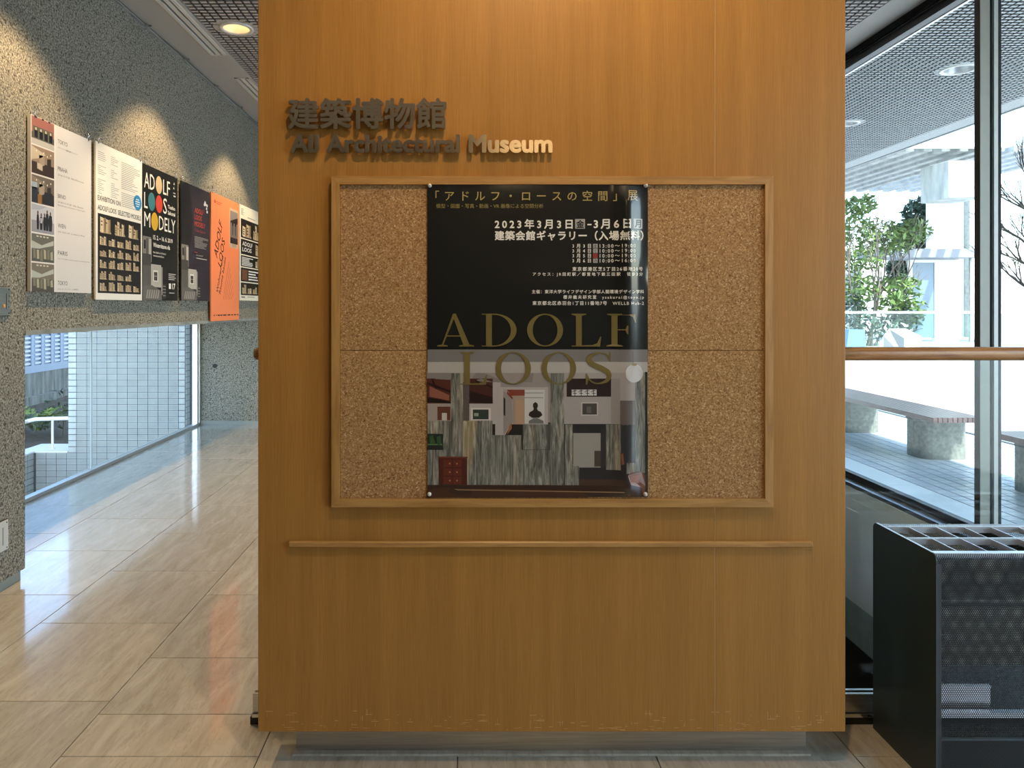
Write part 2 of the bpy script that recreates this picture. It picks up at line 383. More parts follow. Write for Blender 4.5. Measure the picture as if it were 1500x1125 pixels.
# ceiling
cb_ = MB(); cb_.box(-3.8, 3.4, YB, YF + .2, H + .15, H + .22)
ceiling = cb_.build('ceiling', M['lattice_back'], **S)
b = MB(); b.box(XL, -2.158, YB, YF, H, H + .02); b.box(-2.025, -1.996, YB, YF, H, H + .02)
b.box(-2.158, -2.025, 6.03, 6.63, H, H + .02); b.box(-2.158, -2.025, YB, 2.6, H, H + .02); b.build('ceiling_border', M['plaster'], ceiling)
b = MB(); b.box(2.99, 3.24, YB, YF, H, H + .02); b.build('ceiling_border', M['plaster'], ceiling)
def lattice(x0, x1, y0, y1, holes, px=.061, py=.052, gx=.015, gy=.023, d=.036, z=H):
    b = MB(); nx = round((x1 - x0) / px); ny = round((y1 - y0) / py); back = MB(); px = (x1 - x0) / nx; py = (y1 - y0) / ny
    for i in range(nx):
        for j in range(ny):
            a, c = x0 + i * px, y0 + j * py
            if any((a + px / 2 - hx) ** 2 + (c + py / 2 - hy) ** 2 < hr ** 2 for hx, hy, hr in holes): continue
            back.add([(a, c, z + d), (a + px, c, z + d), (a + px, c + py, z + d), (a, c + py, z + d)], [(0, 3, 2, 1)])
            A, B_, Cc, D = a + gx / 2, a + px - gx / 2, c + gy / 2, c + py - gy / 2
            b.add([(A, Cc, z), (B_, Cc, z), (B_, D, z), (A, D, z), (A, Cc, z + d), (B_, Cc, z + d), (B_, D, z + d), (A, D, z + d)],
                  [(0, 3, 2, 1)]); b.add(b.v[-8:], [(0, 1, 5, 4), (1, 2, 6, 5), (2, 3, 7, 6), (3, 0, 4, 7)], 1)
    return b, back
DL = [(-1.76, 3.68), (-1.76, 5.46), (-1.76, 7.24)]
b, bk = lattice(-1.99, 2.99, 1.0, YF, [(x, y, .142) for x, y in DL + [(.30, 1.80)]])
bk.build('lattice_backing', M['lattice_back'], ceiling, kind='stuff')
b.build('ceiling_lattice', [M['lattice'], M['lattice_side_shade_in']], ceiling, kind='stuff')
b = MB(); b.box(-1.99, 2.99, YB, 1.0, H, H + .02); b.build('ceiling_field', M['lattice'], ceiling)

# ceiling slot diffusers
def diffuser(y0, y1, lab):
    t = empty('slot_diffuser', (-2.09, y0, H), label=lab, category='air vent', group='slot diffusers along the ceiling border')
    x0, x1 = -2.158, -2.025; z0, z1 = H - .006, H + .015
    b = MB(); w = .013
    b.box(x0, x0 + .030, y0, y1, z0, z1); b.box(x1 - .030, x1, y0, y1, z0, z1)
    b.box(x0, x1, y1 - .018, y1, z0, z1); b.box(x0, x1, y0, y0 + .018, z0, z1)
    b.build('frame', M['white_metal'], t)
    b = MB(); b.box(x0 + .047, x0 + .086, y0 + .018, y1 - .018, H - .003, H + .010, bev=.003); b.build('blade', M['white_metal'], t)
    b = MB(); b.box(x0 + .01, x1 - .01, y0 + .01, y1 - .01, H + .0155, H + .019); b.build('backing', M['black'], t)
diffuser(2.6, 6.03, 'long white slot diffuser in the ceiling above the text panel poster, ending before the downlight')
diffuser(6.63, 8.9, 'white slot diffuser in the ceiling further down the corridor, partly hidden by the wooden partition')

def downlight(x, y, lab, grp, r=.128, zc=H, lamp=True, cat='ceiling light'):
    t = empty('downlight', (x, y, zc), label=lab, category=cat)
    if grp: t['group'] = grp
    b = MB(); b.lathe([(r, .004), (r, -.004), (r - .008, -.008), (r - .026, -.006), (r - .03, .004)], (x, y, zc), 40); b.build('ring', M['white_metal'], t)
    b = MB(); b.lathe([(r - .004, .003), (.172 if lamp else .19, .003)], (x, y, zc), 40); b.build('cover_plate', M['lattice'] if lamp else M['soffit_tile'], t)
    b = MB(); b.lathe([(r - .028, 0.0), (r - .034, .03), (r - .05, .08), (r - .075, .12), (.002, .125)], (x, y, zc), 40); fixnormals(b.build('reflector', M['lamp_white'] if lamp else M['alu'], t))
    if lamp:
        b = MB(); b.lathe([(.001, .05), (.024, .055), (.036, .075), (.034, .1), (.012, .12)], (x, y, zc), 16); b.build('bulb', M['bulb'], t)
    return t
labs = ['warm round downlight in the corridor ceiling, above the leftmost poster and out of view',
        'round recessed downlight glowing warm beside the slot diffuser at upper left', 'round recessed downlight at the far end of the corridor ceiling, behind the partition']
for (x, y), lb in zip(DL, labs):
    downlight(x, y, lb, 'corridor downlights')
    spot('downlight_lamp', (x, y, H - .03), (x - .12, y, 0), SPOT_WALL, 96, .35, size=.04)

# picture rail with brackets and wires
t = empty('picture_rail', (XL + .01, 6, H - .03), label='thin metal picture rail running along the top of the concrete wall', category='picture rail')
b = MB(); b.box(XL, XL + .006, 1.0, YF - .02, H - .030, H - .004); b.box(XL + .012, XL + .018, 1.0, YF - .02, H - .030, H - .020); b.box(XL, XL + .018, 1.0, YF - .02, H - .032, H - .028); b.build('track', M['alu'], t)
b = MB(); b.box(XL + .006, XL + .012, 1.0, YF - .02, H - .027, H - .010); b.build('groove', M['black'], t)
for i in range(9):
    y = 2.4 + .732 * i
    b = MB(); b.box(XL + .018, XL + .034, y - .02, y + .02, H - .034, H - .018); b.tube([(XL + .026, y, H - .034), (XL + .030, y + .006, H - .05), (XL + .04, y + .012, H - .045)], .003, 6); b.box(XL + .02, XL + .05, y + .03, y + .036, H - .022, H - .010)
    b.build('bracket', M['steel'], t)

# low window on the left (structure)
w1 = empty('window_1', (XW, 3.9, 0), **S)
b = MB(); b.box(XW - .006, XW + .006, 3.7, YF, .03, WTOP); b.build('pane', M['glass'], w1)
b = MB(); b.box(XW - .03, XW + .03, 3.7, YF, 0.001, .03); b.build('window_sill', M['alu'], w1)
b = MB(); b.box(XW - .05, XW + .012, YF - .07, YF - .005, 0.001, WTOP); b.box(XW + .012, XW + .03, YF - .035, YF - .005, 0.001, WTOP); b.build('window_frame', M['alu'], w1)
b = MB(); b.box(XW - .007, XW + .007, 6.385, 6.395, .03, WTOP); b.build('glass_joint', simple('silicone', (.45, .5, .5), .5), w1)

# right glazing
w2 = empty('window_2', (XR, 4.4, 0), **S)
b = MB(); b.box(XR - .005, XR + .005, YB, YF, .10, 3.55); b.build('pane', M['glass'], w2)
b = MB(); b.box(3.25, 3.31, YB, YF, .03, .10, bev=.004); b.build('bottom_rail', M['frame_dark'], w2)
b = MB(); b.box(3.31, 3.335, YB, YF, .0, .085); b.build('outer_sill', M['alu'], w2)
b = MB(); b.box(XV, 3.25, YB, YF, .02, .05); b.build('inner_ledge', M['alu'], w2)
b = MB(); b.box(3.235, 3.26, YB, YF, H - .05, H + .02, 0); b.build('head_track', M['frame_black'], w2)
b = MB(); b.box(3.262, 3.268, YB, YF, H - .052, H + .02, 0); b.build('track_lip', M['alu'], w2)
b = MB(); b.box(3.27, 3.34, YB, YF, 3.535, H + .02, 0); b.build('head_rail', M['frame_dark'], w2)
b = MB(); b.box(3.342, 3.362, YB, YF, 3.53, H, 0); b.build('outer_flashing', M['alu'], w2)
for ya in (4.40, 1.45, 7.35):
    mu = MB(); mu.box(3.214, 3.273, ya, ya + .047, .10, 3.55, 0); mu.build('mullion_post', M['frame_grey'], w2)
    mu = MB(); mu.box(3.2125, 3.214, ya + .003, ya + .05, .10, 3.55, 0); mu.build('mullion_edge', M['frame_brown'], w2)
    mu = MB(); mu.box(3.273, 3.300, ya + .02, ya + .047, .10, 3.55, 0); mu.box(3.325, 3.346, ya + .002, ya + .047, .10, 3.55, 0); mu.build('mullion_gasket', M['frame_black'], w2)
    mu = MB(); mu.box(3.300, 3.325, ya, ya + .047, .10, 3.55, 0); mu.build('mullion_cap', M['alu_dull'], w2)

# stairwell behind the glass screen
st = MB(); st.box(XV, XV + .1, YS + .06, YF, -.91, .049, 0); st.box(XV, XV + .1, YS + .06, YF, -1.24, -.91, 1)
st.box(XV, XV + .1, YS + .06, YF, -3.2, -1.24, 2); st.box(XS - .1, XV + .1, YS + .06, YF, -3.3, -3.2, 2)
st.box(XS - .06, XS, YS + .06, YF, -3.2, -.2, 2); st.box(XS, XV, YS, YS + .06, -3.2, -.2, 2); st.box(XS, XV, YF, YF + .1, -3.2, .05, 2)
st.build('wall_stairwell', [M['grey_wall'], M['green_wall'], M['depth_shade_wall']], **S)

# unseen upper block, added to shade the left garden, and roof over the canopy
b = MB(); b.box(-3.9, 3.4, YB - .2, YF + .25, H + .23, 14); b.build('upper_shade_block', M['white'], **S)
so = MB(); so.box(3.365, 6.0, -14, 22, H + .15, H + .35); so.box(5.97, 5.99, -14, 22, H - .012, H + .4)
soffit = so.build('soffit', M['soffit'], **S)
b = MB(); b.box(3.365, 3.54, -14, 22, H, H + .02); b.box(5.72, 5.97, -14, 22, H, H + .02); b.build('soffit_border', M['soffit'], soffit)
EDL = [(4.48, 6.40, .145), (4.50, 8.29, .145)]
b, bk = lattice(3.54, 5.72, 3.0, 17.0, [(x, y, .16) for x, y, r in EDL]); b.build('soffit_lattice', [M['soffit_tile'], M['lattice_side_shade']], soffit, kind='stuff')
bk.build('soffit_backing', M['lattice_back'], soffit, kind='stuff')
downlight(4.48, 6.40, 'large round unlit downlight in the outdoor canopy, nearest the dark mullion', 'canopy downlights', .15, lamp=False)
downlight(4.50, 8.29, 'round unlit downlight in the outdoor canopy, half hidden by the partition edge', 'canopy downlights', .13, lamp=False)

# ------------------------------------------------------------------ partition
D = 2.285
pt = empty('display_partition', (.28, D + .1, 0), label='tall freestanding partition faced in orange-brown oak veneer on a recessed steel plinth', category='partition')
PXL, PXR = PX(378, D), PX(1238.5, D); JX = PX(1047.5, D); PB = PZ(1072, D)
def sheet(x0, x1):
    b = MB(); b.box(x0, x1, D, D + .18, PB, H - .002, bev=.0015); b.build('veneer_panel', M['veneer'], pt)
sheet(PXL, JX - .0006); sheet(JX + .0006, PXR)
b = MB(); b.box(JX - .0006, JX + .0006, D + .0006, D + .01, PB, H - .01); b.build('joint_strip', simple('pale_joint', (.62, .42, .2), .6), pt)
ZB = 2.374
b = MB(); b.box(PX(433, ZB), PX(1181, ZB), ZB, ZB + .06, .008, PB + .002, bev=.002); b.build('plinth', M['steel_dull'], pt)
b = MB(); b.box(PX(433, ZB) - .006, PX(1181, ZB) + .006, ZB - .018, ZB + .07, 0.0005, .008); b.build('plinth_base', M['stone'], pt)
# scuffs along the foot of the veneer
b = MB(); rs = random.Random(3)
for i in range(150):
    x = rs.uniform(PXL + .02, PXR - .03); z = PB + abs(rs.gauss(.02, .022)) + .004; w = rs.uniform(.002, .03); h_ = rs.uniform(.0005, .0016)
    if rs.random() < .25: w, h_ = h_, rs.uniform(.005, .022)
    b.box(x, x + w, D - .0002, D + .0002, z, z + h_)
b.build('scuff_marks', simple('worn_veneer', (.56, .34, .14), .7), pt, kind='stuff')

# ledge strip
b = MB(); x0, x1, z0, z1 = PX(424, D), PX(1188, D), PZ(800, D), PZ(791.5, D)
b.box(x0, x1, D - .016, D - .0002, z0, z1, bev=.003)
b.build('wooden_ledge', M['oak'], org=(x0, D, z0), label='long thin oak ledge strip fixed across the partition below the cork board', category='ledge')

# cork board
DB = D - .022
cbd = empty('cork_board', (PX(809, DB), D, PZ(743, DB)), label='wide cork notice board with oak frame on the wooden partition', category='notice board')
fx0, fx1, fz0, fz1 = PX(485.5, DB), PX(1133, DB), PZ(743, DB), PZ(258, DB); fw = PX(692, DB)
def frame_side(pts, mat):
    b = MB(); b.prism(pts, 'y', DB, D - .0002); o = b.build('frame_rail', mat, cbd); fixnormals(o)
    bm_ = bmesh.new(); bm_.from_mesh(o.data); bmesh.ops.bevel(bm_, geom=[e for e in bm_.edges if all(abs(v.co.y - (DB - D)) < .001 for v in e.verts)], offset=.003, segments=2, affect='EDGES'); bm_.to_mesh(o.data); bm_.free()
e_ = .0003
frame_side([(fx0, fz1), (fx0 + fw, fz1 - fw), (fx1 - fw, fz1 - fw), (fx1, fz1)], M['oak'])
frame_side([(fx0, fz0), (fx1, fz0), (fx1 - fw, fz0 + fw), (fx0 + fw, fz0 + fw)], M['oak'])
frame_side([(fx0, fz0 + e_), (fx0 + fw - e_, fz0 + fw), (fx0 + fw - e_, fz1 - fw), (fx0, fz1 - e_)], M['oak_v'])
frame_side([(fx1, fz0 + e_), (fx1, fz1 - e_), (fx1 - fw + e_, fz1 - fw), (fx1 - fw + e_, fz0 + fw)], M['oak_v'])
DC = D - .012; zs = PZ(513.5, DC)
b = MB(); b.box(fx0 + fw, fx1 - fw, DC, D - .001, zs + .0008, fz1 - fw, bev=.001); b.build('cork_panel', M['cork'], cbd)
b = MB(); b.box(fx0 + fw, fx1 - fw, DC, D - .001, fz0 + fw, zs - .0008, bev=.001); b.build('cork_panel', M['cork'], cbd)

# ------------------------------------------------------------------ text machinery
def s2l(r, g=None, b=None):
    if g is None: g = b = r
    f = lambda c: (c / 255 / 12.92) if c / 255 < .04045 else ((c / 255 + .055) / 1.055) ** 2.4
    return (f(r), f(g), f(b))
_tc = bpy.data.curves.new('text', 'FONT'); _to = bpy.data.objects.new('text', _tc); COL.objects.link(_to)
def text2d(body, bold=0.0, res=2, space=1.0, shear=0.0, extrude=0.0, bevel=0.0, split=False):
    _tc.body = body; _tc.offset = bold; _tc.resolution_u = res; _tc.space_character = space; _tc.shear = shear; _tc.extrude = extrude; _tc.bevel_depth = bevel
    _tc.align_x = 'LEFT'; _tc.size = 1; _tc.fill_mode = 'BOTH' if extrude else 'FRONT'
    if split:
        for i in range(len(body)): _tc.body_format[i].material_index = i
    bpy.context.view_layer.update()
    dg = bpy.context.evaluated_depsgraph_get(); oe = _to.evaluated_get(dg); me = oe.to_mesh()
    vv = [v.co.copy() for v in me.vertices]; ff = [list(p.vertices) for p in me.polygons]; mi = [p.material_index for p in me.polygons]
    oe.to_mesh_clear()
    return vv, ff, mi
_cache = {}
def text_fit(body, w, h, bold=0.0, res=2, track=True):
    """vertices scaled so the inked bbox fills w x h exactly"""
    def bb(vv):
        xs = [v.x for v in vv]; ys = [v.y for v in vv]; return min(xs), max(xs), min(ys), max(ys)
    sp = 1.0; vv, ff, mi = text2d(body, bold, res, 1.0); a = bb(vv)
    if track and len(body) > 1:
        want = (a[3] - a[2]) * w / h; v2, _, _ = text2d(body, bold, res, 1.4); c = bb(v2)
        k = ((c[1] - c[0]) - (a[1] - a[0])) / .4; sp = 1 + (want - (a[1] - a[0])) / max(k, 1e-6)
        sp = min(max(sp, .86), 2.6); vv, ff, mi = text2d(body, bold, res, sp); a = bb(vv)
    sx, sy = w / (a[1] - a[0]), h / (a[3] - a[2])
    return [((v.x - a[0]) * sx, (v.y - a[2]) * sy) for v in vv], ff
def embolden(vv, ff, d):
    """thicken flat glyphs by laying shifted copies over each other"""
    if d <= 0: return vv, ff
    n = len(vv); V, Fc = list(vv), list(ff)
    for k in range(4 if d < .02 else 6):
        a = 2 * PI * (k + .5) / (4 if d < .02 else 6); V += [(x + d * math.cos(a), y + d * math.sin(a)) for x, y in vv]; Fc += [[i + n * (k + 1) for i in f] for f in ff]
    return V, Fc

class Print:
    """flat print collected as faces; fn maps (x, y, layer) in sheet pixels -> 3D"""
    def __init__(s, fn, step=None): s.fn = fn; s.mb = MB(); s.step = step
    def poly(s, pts, col, layer=1, mi=0, holes=None):
        if holes:
            loops = [[Vector((p[0], p[1], 0)) for p in pts]] + [[Vector((p[0], p[1], 0)) for p in h] for h in holes]
            flat = [p for l in loops for p in l]
            fs = [list(t_) for t_ in tessellate_polygon(loops)]
            s.mb.add([s.fn(p.x, p.y, layer) for p in flat], fs, mi, col)
        else: s.mb.add([s.fn(x, y, layer) for x, y in pts], [list(range(len(pts)))], mi, col)
    def rect(s, x0, y0, x1, y1, col, layer=1, mi=0):
        if not s.step: return s.poly([(x0, y0), (x0, y1), (x1, y1), (x1, y0)], col, layer, mi)
        nx = max(1, math.ceil((x1 - x0) / s.step)); ny = max(1, math.ceil((y1 - y0) / (s.step * 2)))
        g = [[s.fn(x0 + (x1 - x0) * i / nx, y0 + (y1 - y0) * j / ny, layer) for i in range(nx + 1)] for j in range(ny + 1)]
        vs_ = [p for r in g for p in r]; n = nx + 1
        s.mb.add(vs_, [(j * n + i, (j + 1) * n + i, (j + 1) * n + i + 1, j * n + i + 1) for j in range(ny) for i in range(nx)], mi, col, True)
    def text(s, body, x0, y0, x1, y1, col, layer=2, bold=0.0, res=2, track=True, rot=0):
        vv, ff = text_fit(body, x1 - x0, y1 - y0, 0, res, track); n0 = len(vv); vv, ff = embolden(vv, ff, bold * (y1 - y0))
        pts = []
        for q_, (x, y) in enumerate(vv):
            X, Y = x, (y1 - y0) - y
            if rot: X, Y = X * math.cos(rot) - Y * math.sin(rot), X * math.sin(rot) + Y * math.cos(rot)
            pts.append(s.fn(x0 + X, y0 + Y, layer + .22 * (q_ // n0)))
        s.mb.add(pts, ff, 0, col)
    def ell(s, cx, cy, rx, ry, col, layer=2, n=28):
        s.poly([(cx + rx * math.cos(2 * PI * k / n), cy + ry * math.sin(2 * PI * k / n)) for k in range(n)][::-1], col, layer)

# ------------------------------------------------------------------ main poster
DP = D - .0165
PX0, PX1, PY0, PY1 = 626.0, 949.0, 268.0, 728.0
def bulge(u, v):
    a = 0.0150 * math.exp(-((u - .905) / .045) ** 2) * (0.75 + .25 * math.sin(v * 7 + .6)) * (1 if v > .04 else .3 + v * 17)
    a += .0022 * math.exp(-((v - .335) / .05) ** 2 - ((u - .53) / .16) ** 2)
    a += .003 * math.exp(-((v - .58) / .2) ** 2 - ((u - .45) / .3) ** 2) + .0012 * math.sin(v * 9 + u * 5) * u * (1 - u) * 3
    a += .0035 * math.exp(-((u - .985) / .02) ** 2 - ((v - .30) / .035) ** 2)
    a += .002 * math.exp(-((u - .16) / .05) ** 2 - ((v - .8) / .2) ** 2)
    e = min(1, u / .02, (1 - u) / .01, v / .01, (1 - v) / .01)
    return a * max(0, e)
def pfn(x, y, layer):
    u = (x - PX0) / (PX1 - PX0); v = (y - PY0) / (PY1 - PY0)
    return (PX(x, DP), DP - bulge(min(1, max(0, u)), min(1, max(0, v))) - layer * .00022, PZ(y, DP))
poster = empty('exhibition_poster', (PX(787, DP), DP, PZ(PY1, DP)), label='large glossy black architecture exhibition poster pinned to the cork board', category='poster')
b = Print(pfn, 6); b.rect(PX0, PY0, PX1, PY1, s2l(14, 17, 16), 0)
sheet_ = b.mb.build('poster_sheet', M['gloss'], poster)
p = Print(pfn, 6)
gold = s2l(176, 156, 98); gold2 = s2l(150, 134, 78); wht = s2l(235, 232, 224)
p.text('「アドルフ・ロースの空間」', 638, 279.5, 903, 294.5, gold, bold=.006)
p.text('展', 918, 279.5, 933.5, 294.5, gold, bold=.006)
p.text('模型・図面・写真・動画・VR 画像による空間分析', 639, 298.5, 796, 305, gold2)
p.text('2023年3月3日', 725, 321.3, 838.5, 335, wht, bold=.03)
p.rect(842.5, 320.8, 857, 335, s2l(170, 168, 165), 1); p.text('金', 844.5, 322.5, 855.5, 333.5, s2l(10), 2, bold=.03)
p.rect(860.5, 328, 866.5, 330, wht, 2)
p.text('3月6日', 870, 321.3, 922.5, 335, wht, bold=.03)
p.rect(927, 320.8, 940.8, 335, s2l(170, 168, 165), 1); p.text('月', 929.5, 322.5, 938.5, 333.5, s2l(10), 2, bold=.03)
p.text('建築会館ギャラリー（入場無料）', 725, 338.2, 942, 352, wht, bold=.03)
for i, (d_, k_, tt) in enumerate([('3月3日', '金', '13:00〜19:00'), ('3月4日', '土', '10:00〜19:00'), ('3月5日', '日', '10:00〜19:00'), ('3月6日', '月', '10:00〜16:00')]):
    y = 357.5 + i * 7.2
    p.text(d_, 838.5, y, 865.5, y + 5.6, wht, bold=.025); p.rect(868.8, y - .3, 875.4, y + 6, s2l(175, 70, 70) if i == 2 else s2l(165), 1)
    p.text(k_, 870, y + .6, 874.2, y + 5.2, s2l(10), 2); p.text(tt, 878.5, y + .3, 930, y + 5.4, wht, bold=.02)
p.text('東京都港区芝5丁目26番地20号', 838.5, 391, 941, 397, wht, bold=.02)
p.text('アクセス：JR田町駅／都営地下鉄三田駅　徒歩3分', 780.5, 399, 941, 405, wht, bold=.02)
p.text('主催：東洋大学ライフデザイン学部人間環境デザイン学科', 779, 424.5, 943, 430, wht, bold=.02)
p.text('櫻井義夫研究室　ysakurai@toyo.jp', 825, 432.5, 943, 438.8, wht, bold=.02)
p.text('東京都北区赤羽台1丁目11番地7号　WELLB Hub-2', 780, 441, 943, 447, wht, bold=.02)
# --- photograph printed on the lower half: coordinates in a 1471-px wide close view
def z8(x, y): return (620 + x * .23114, 480 + y * .23114)
def K_(c): return tuple(min(255, v * 1.14 + 2) for v in c)
def R(x0, y0, x1, y1, c, layer=2, mi=0):
    a = z8(x0, y0); c2 = z8(x1, y1); p.rect(max(a[0], PX0 + .3), a[1], min(c2[0], PX1 - .3), min(c2[1], PY1 - .3), s2l(*K_(c)) if c else None, layer, mi)
def Q(pts, c, layer=3, mi=0): p.poly([z8(*q) for q in pts][::-1], s2l(*K_(c)) if c else None, layer, mi)
R(20, 138, 1425, 218, (104, 100, 98), 1); R(20, 216, 1425, 286, (150, 144, 138), 1); R(20, 286, 1425, 600, (128, 118, 114), 1); R(20, 600, 1425, 1080, (40, 36, 32), 1)
Q([(20, 286), (700, 286), (690, 345), (440, 345), (20, 322)], (112, 104, 100), 2)
# left rooms with dark red coffered ceiling
R(25, 322, 175, 590, (70, 34, 26)); R(290, 322, 440, 480, (60, 28, 24)); R(25, 480, 175, 590, (138, 126, 118), 3); R(90, 500, 172, 586, (84, 46, 34), 4); R(118, 540, 150, 586, (170, 160, 150), 5)
Q([(25, 345), (175, 400), (175, 412), (25, 357)], (24, 14, 12), 3); Q([(25, 440), (175, 470), (175, 480), (25, 470)], (20, 12, 10), 3); Q([(60, 322), (120, 470), (112, 470), (50, 322)], (22, 12, 12), 3)
Q([(295, 400), (440, 440), (440, 480), (295, 470)], (30, 16, 14), 3); Q([(330, 330), (440, 372), (440, 384), (330, 342)], (22, 12, 12), 3)
Q([(40, 370), (165, 428), (165, 462), (40, 436)], (120, 72, 56), 3)
R(292, 482, 440, 590, (150, 140, 134)); R(302, 508, 428, 586, (176, 166, 160), 3); R(314, 518, 414, 580, (42, 52, 46), 4); R(322, 540, 350, 560, (120, 124, 112), 5)
R(235, 345, 294, 590, (78, 68, 66)); R(440, 345, 490, 680, (150, 140, 136)); R(438, 610, 456, 680, (34, 22, 18), 4)
# opening in the middle
R(490, 376, 790, 680, (152, 142, 136)); R(508, 390, 768, 678, (142, 132, 128), 3)
Q([(530, 392), (642, 392), (642, 430), (556, 432)], (110, 52, 40), 4); R(566, 430, 642, 612, (136, 118, 104), 4); R(584, 458, 642, 610, (150, 122, 98), 5)
R(642, 392, 768, 606, (172, 168, 164), 4); R(642, 410, 760, 416, (130, 126, 122), 5); R(642, 440, 760, 446, (130, 126, 122), 5)
Q([(508, 400), (560, 440), (566, 600), (508, 680)], (124, 116, 112), 4); Q([(508, 440), (520, 450), (520, 560), (508, 550)], (40, 40, 44), 5); Q([(530, 400), (566, 440), (566, 456), (530, 418)], (110, 46, 34), 5)
Q([(556, 612), (640, 612), (640, 680), (520, 680)], (24, 22, 20), 5); Q([(545, 620), (560, 600), (560, 640), (530, 678)], (130, 84, 50), 6)
# bust
bust = [(668, 556), (668, 548), (674, 534), (694, 524), (700, 512), (694, 498), (696, 480), (710, 470), (724, 480), (726, 498), (720, 512), (726, 524), (746, 534), (754, 552), (752, 556), (732, 570), (690, 570)]
Q(bust, (34, 26, 22), 6); Q([(668, 590), (700, 572), (722, 572), (762, 590), (762, 606), (668, 606)], (92, 92, 86), 5)
# right part
R(890, 285, 1425, 610, (138, 130, 126), 2); R(908, 322, 1190, 437, (36, 24, 22), 3); R(940, 392, 1098, 430, (176, 170, 168), 4)
for k in range(4): R(948 + k * 40, 396, 972 + k * 40, 400, (30, 20, 20), 5); R(948 + k * 40, 414, 972 + k * 40, 418, (30, 20, 20), 5); R(958 + k * 40, 392, 962 + k * 40, 430, (30, 20, 20), 5); R(940 + k * 40, 404, 960 + k * 40, 407, (30, 20, 20), 5)
R(1190, 322, 1245, 608, (126, 118, 114), 3); R(1008, 480, 1100, 550, (58, 56, 52), 4); R(1000, 472, 1108, 558, (160, 150, 144), 3); R(1034, 500, 1064, 540, (84, 80, 74), 5)
R(1245, 460, 1345, 615, (88, 78, 76), 3); R(1250, 612, 1345, 860, (42, 42, 44), 3)
R(945, 612, 1250, 960, (30, 30, 30), 3); R(950, 668, 1124, 886, (128, 124, 116), 4); R(1084, 780, 1124, 880, (60, 52, 44), 5); R(1124, 640, 1160, 880, (38, 36, 38), 4)
# marble (procedural veins)
for q, L_ in [((178, 288, 252, 600), 4), ((25, 588, 440, 998), 2), ((440, 680, 625, 998), 3), ((456, 680, 625, 700), 3), ((622, 775, 806, 998), 3), ((806, 288, 892, 998), 5), ((898, 612, 946, 866), 5), ((1158, 612, 1248, 900), 5), ((898, 866, 988, 998), 4), ((1340, 282, 1420, 870), 4), ((1282, 852, 1420, 920), 4)]: R(*q, None, L_, 1)
R(632, 612, 792, 772, None, 6, 1); Q([(622, 772), (632, 772), (632, 612), (622, 685)], (30, 30, 28), 6); R(792, 606, 806, 775, (60, 58, 54), 6)
R(25, 672, 126, 774, (26, 32, 26), 6); Q([(40, 690), (60, 680), (76, 730), (44, 740)], (44, 74, 40), 7); Q([(84, 690), (110, 684), (116, 740), (88, 744)], (40, 66, 40), 7); R(30, 735, 120, 744, (70, 96, 60), 7)
# chest of drawers, floor, chair
R(98, 820, 278, 995, (62, 22, 14), 6); R(94, 816, 282, 826, (92, 44, 28), 7)
for i in range(3):
    for j in range(2): R(128 + j * 62, 836 + i * 54, 182 + j * 62, 882 + i * 54, (84, 32, 18), 7); cxy = z8(168 + j * 46, 860 + i * 54); p.ell(cxy[0], cxy[1], 1.1, 1.3, s2l(170, 130, 90), 8, 10)
R(20, 996, 1425, 1080, (44, 26, 16), 3); Q([(20, 1030), (120, 1012), (1000, 1030), (1040, 1076), (20, 1076)], (58, 32, 18), 4); Q([(190, 1020), (220, 1030), (1270, 1040), (1270, 1034), (220, 1022)], (120, 96, 70), 5)
R(985, 960, 1280, 1000, (58, 40, 28), 4); R(990, 890, 1280, 962, (34, 32, 32), 4)
Q([(1290, 930), (1310, 912), (1380, 910), (1402, 930), (1408, 1000), (1402, 1070), (1390, 1070), (1380, 1010), (1310, 990), (1308, 1065), (1294, 1065)], (96, 52, 32), 7); Q([(1306, 935), (1384, 930), (1390, 985), (1312, 975)], (120, 66, 42), 8)
Q([(1250, 800), (1262, 790), (1268, 860), (1254, 866)], (120, 76, 50), 6)
cxy = z8(1334, 288); p.ell(cxy[0], cxy[1], 13.2, 13.4, s2l(196, 194, 190), 7, 36); cxy = z8(1334, 232); p.ell(cxy[0], cxy[1], 4.5, 2.2, s2l(150, 130, 96), 8, 16)
R(1324, 150, 1328, 232, (80, 76, 72), 6)
R(1405, 280, 1420, 1075, (26, 32, 32), 5)

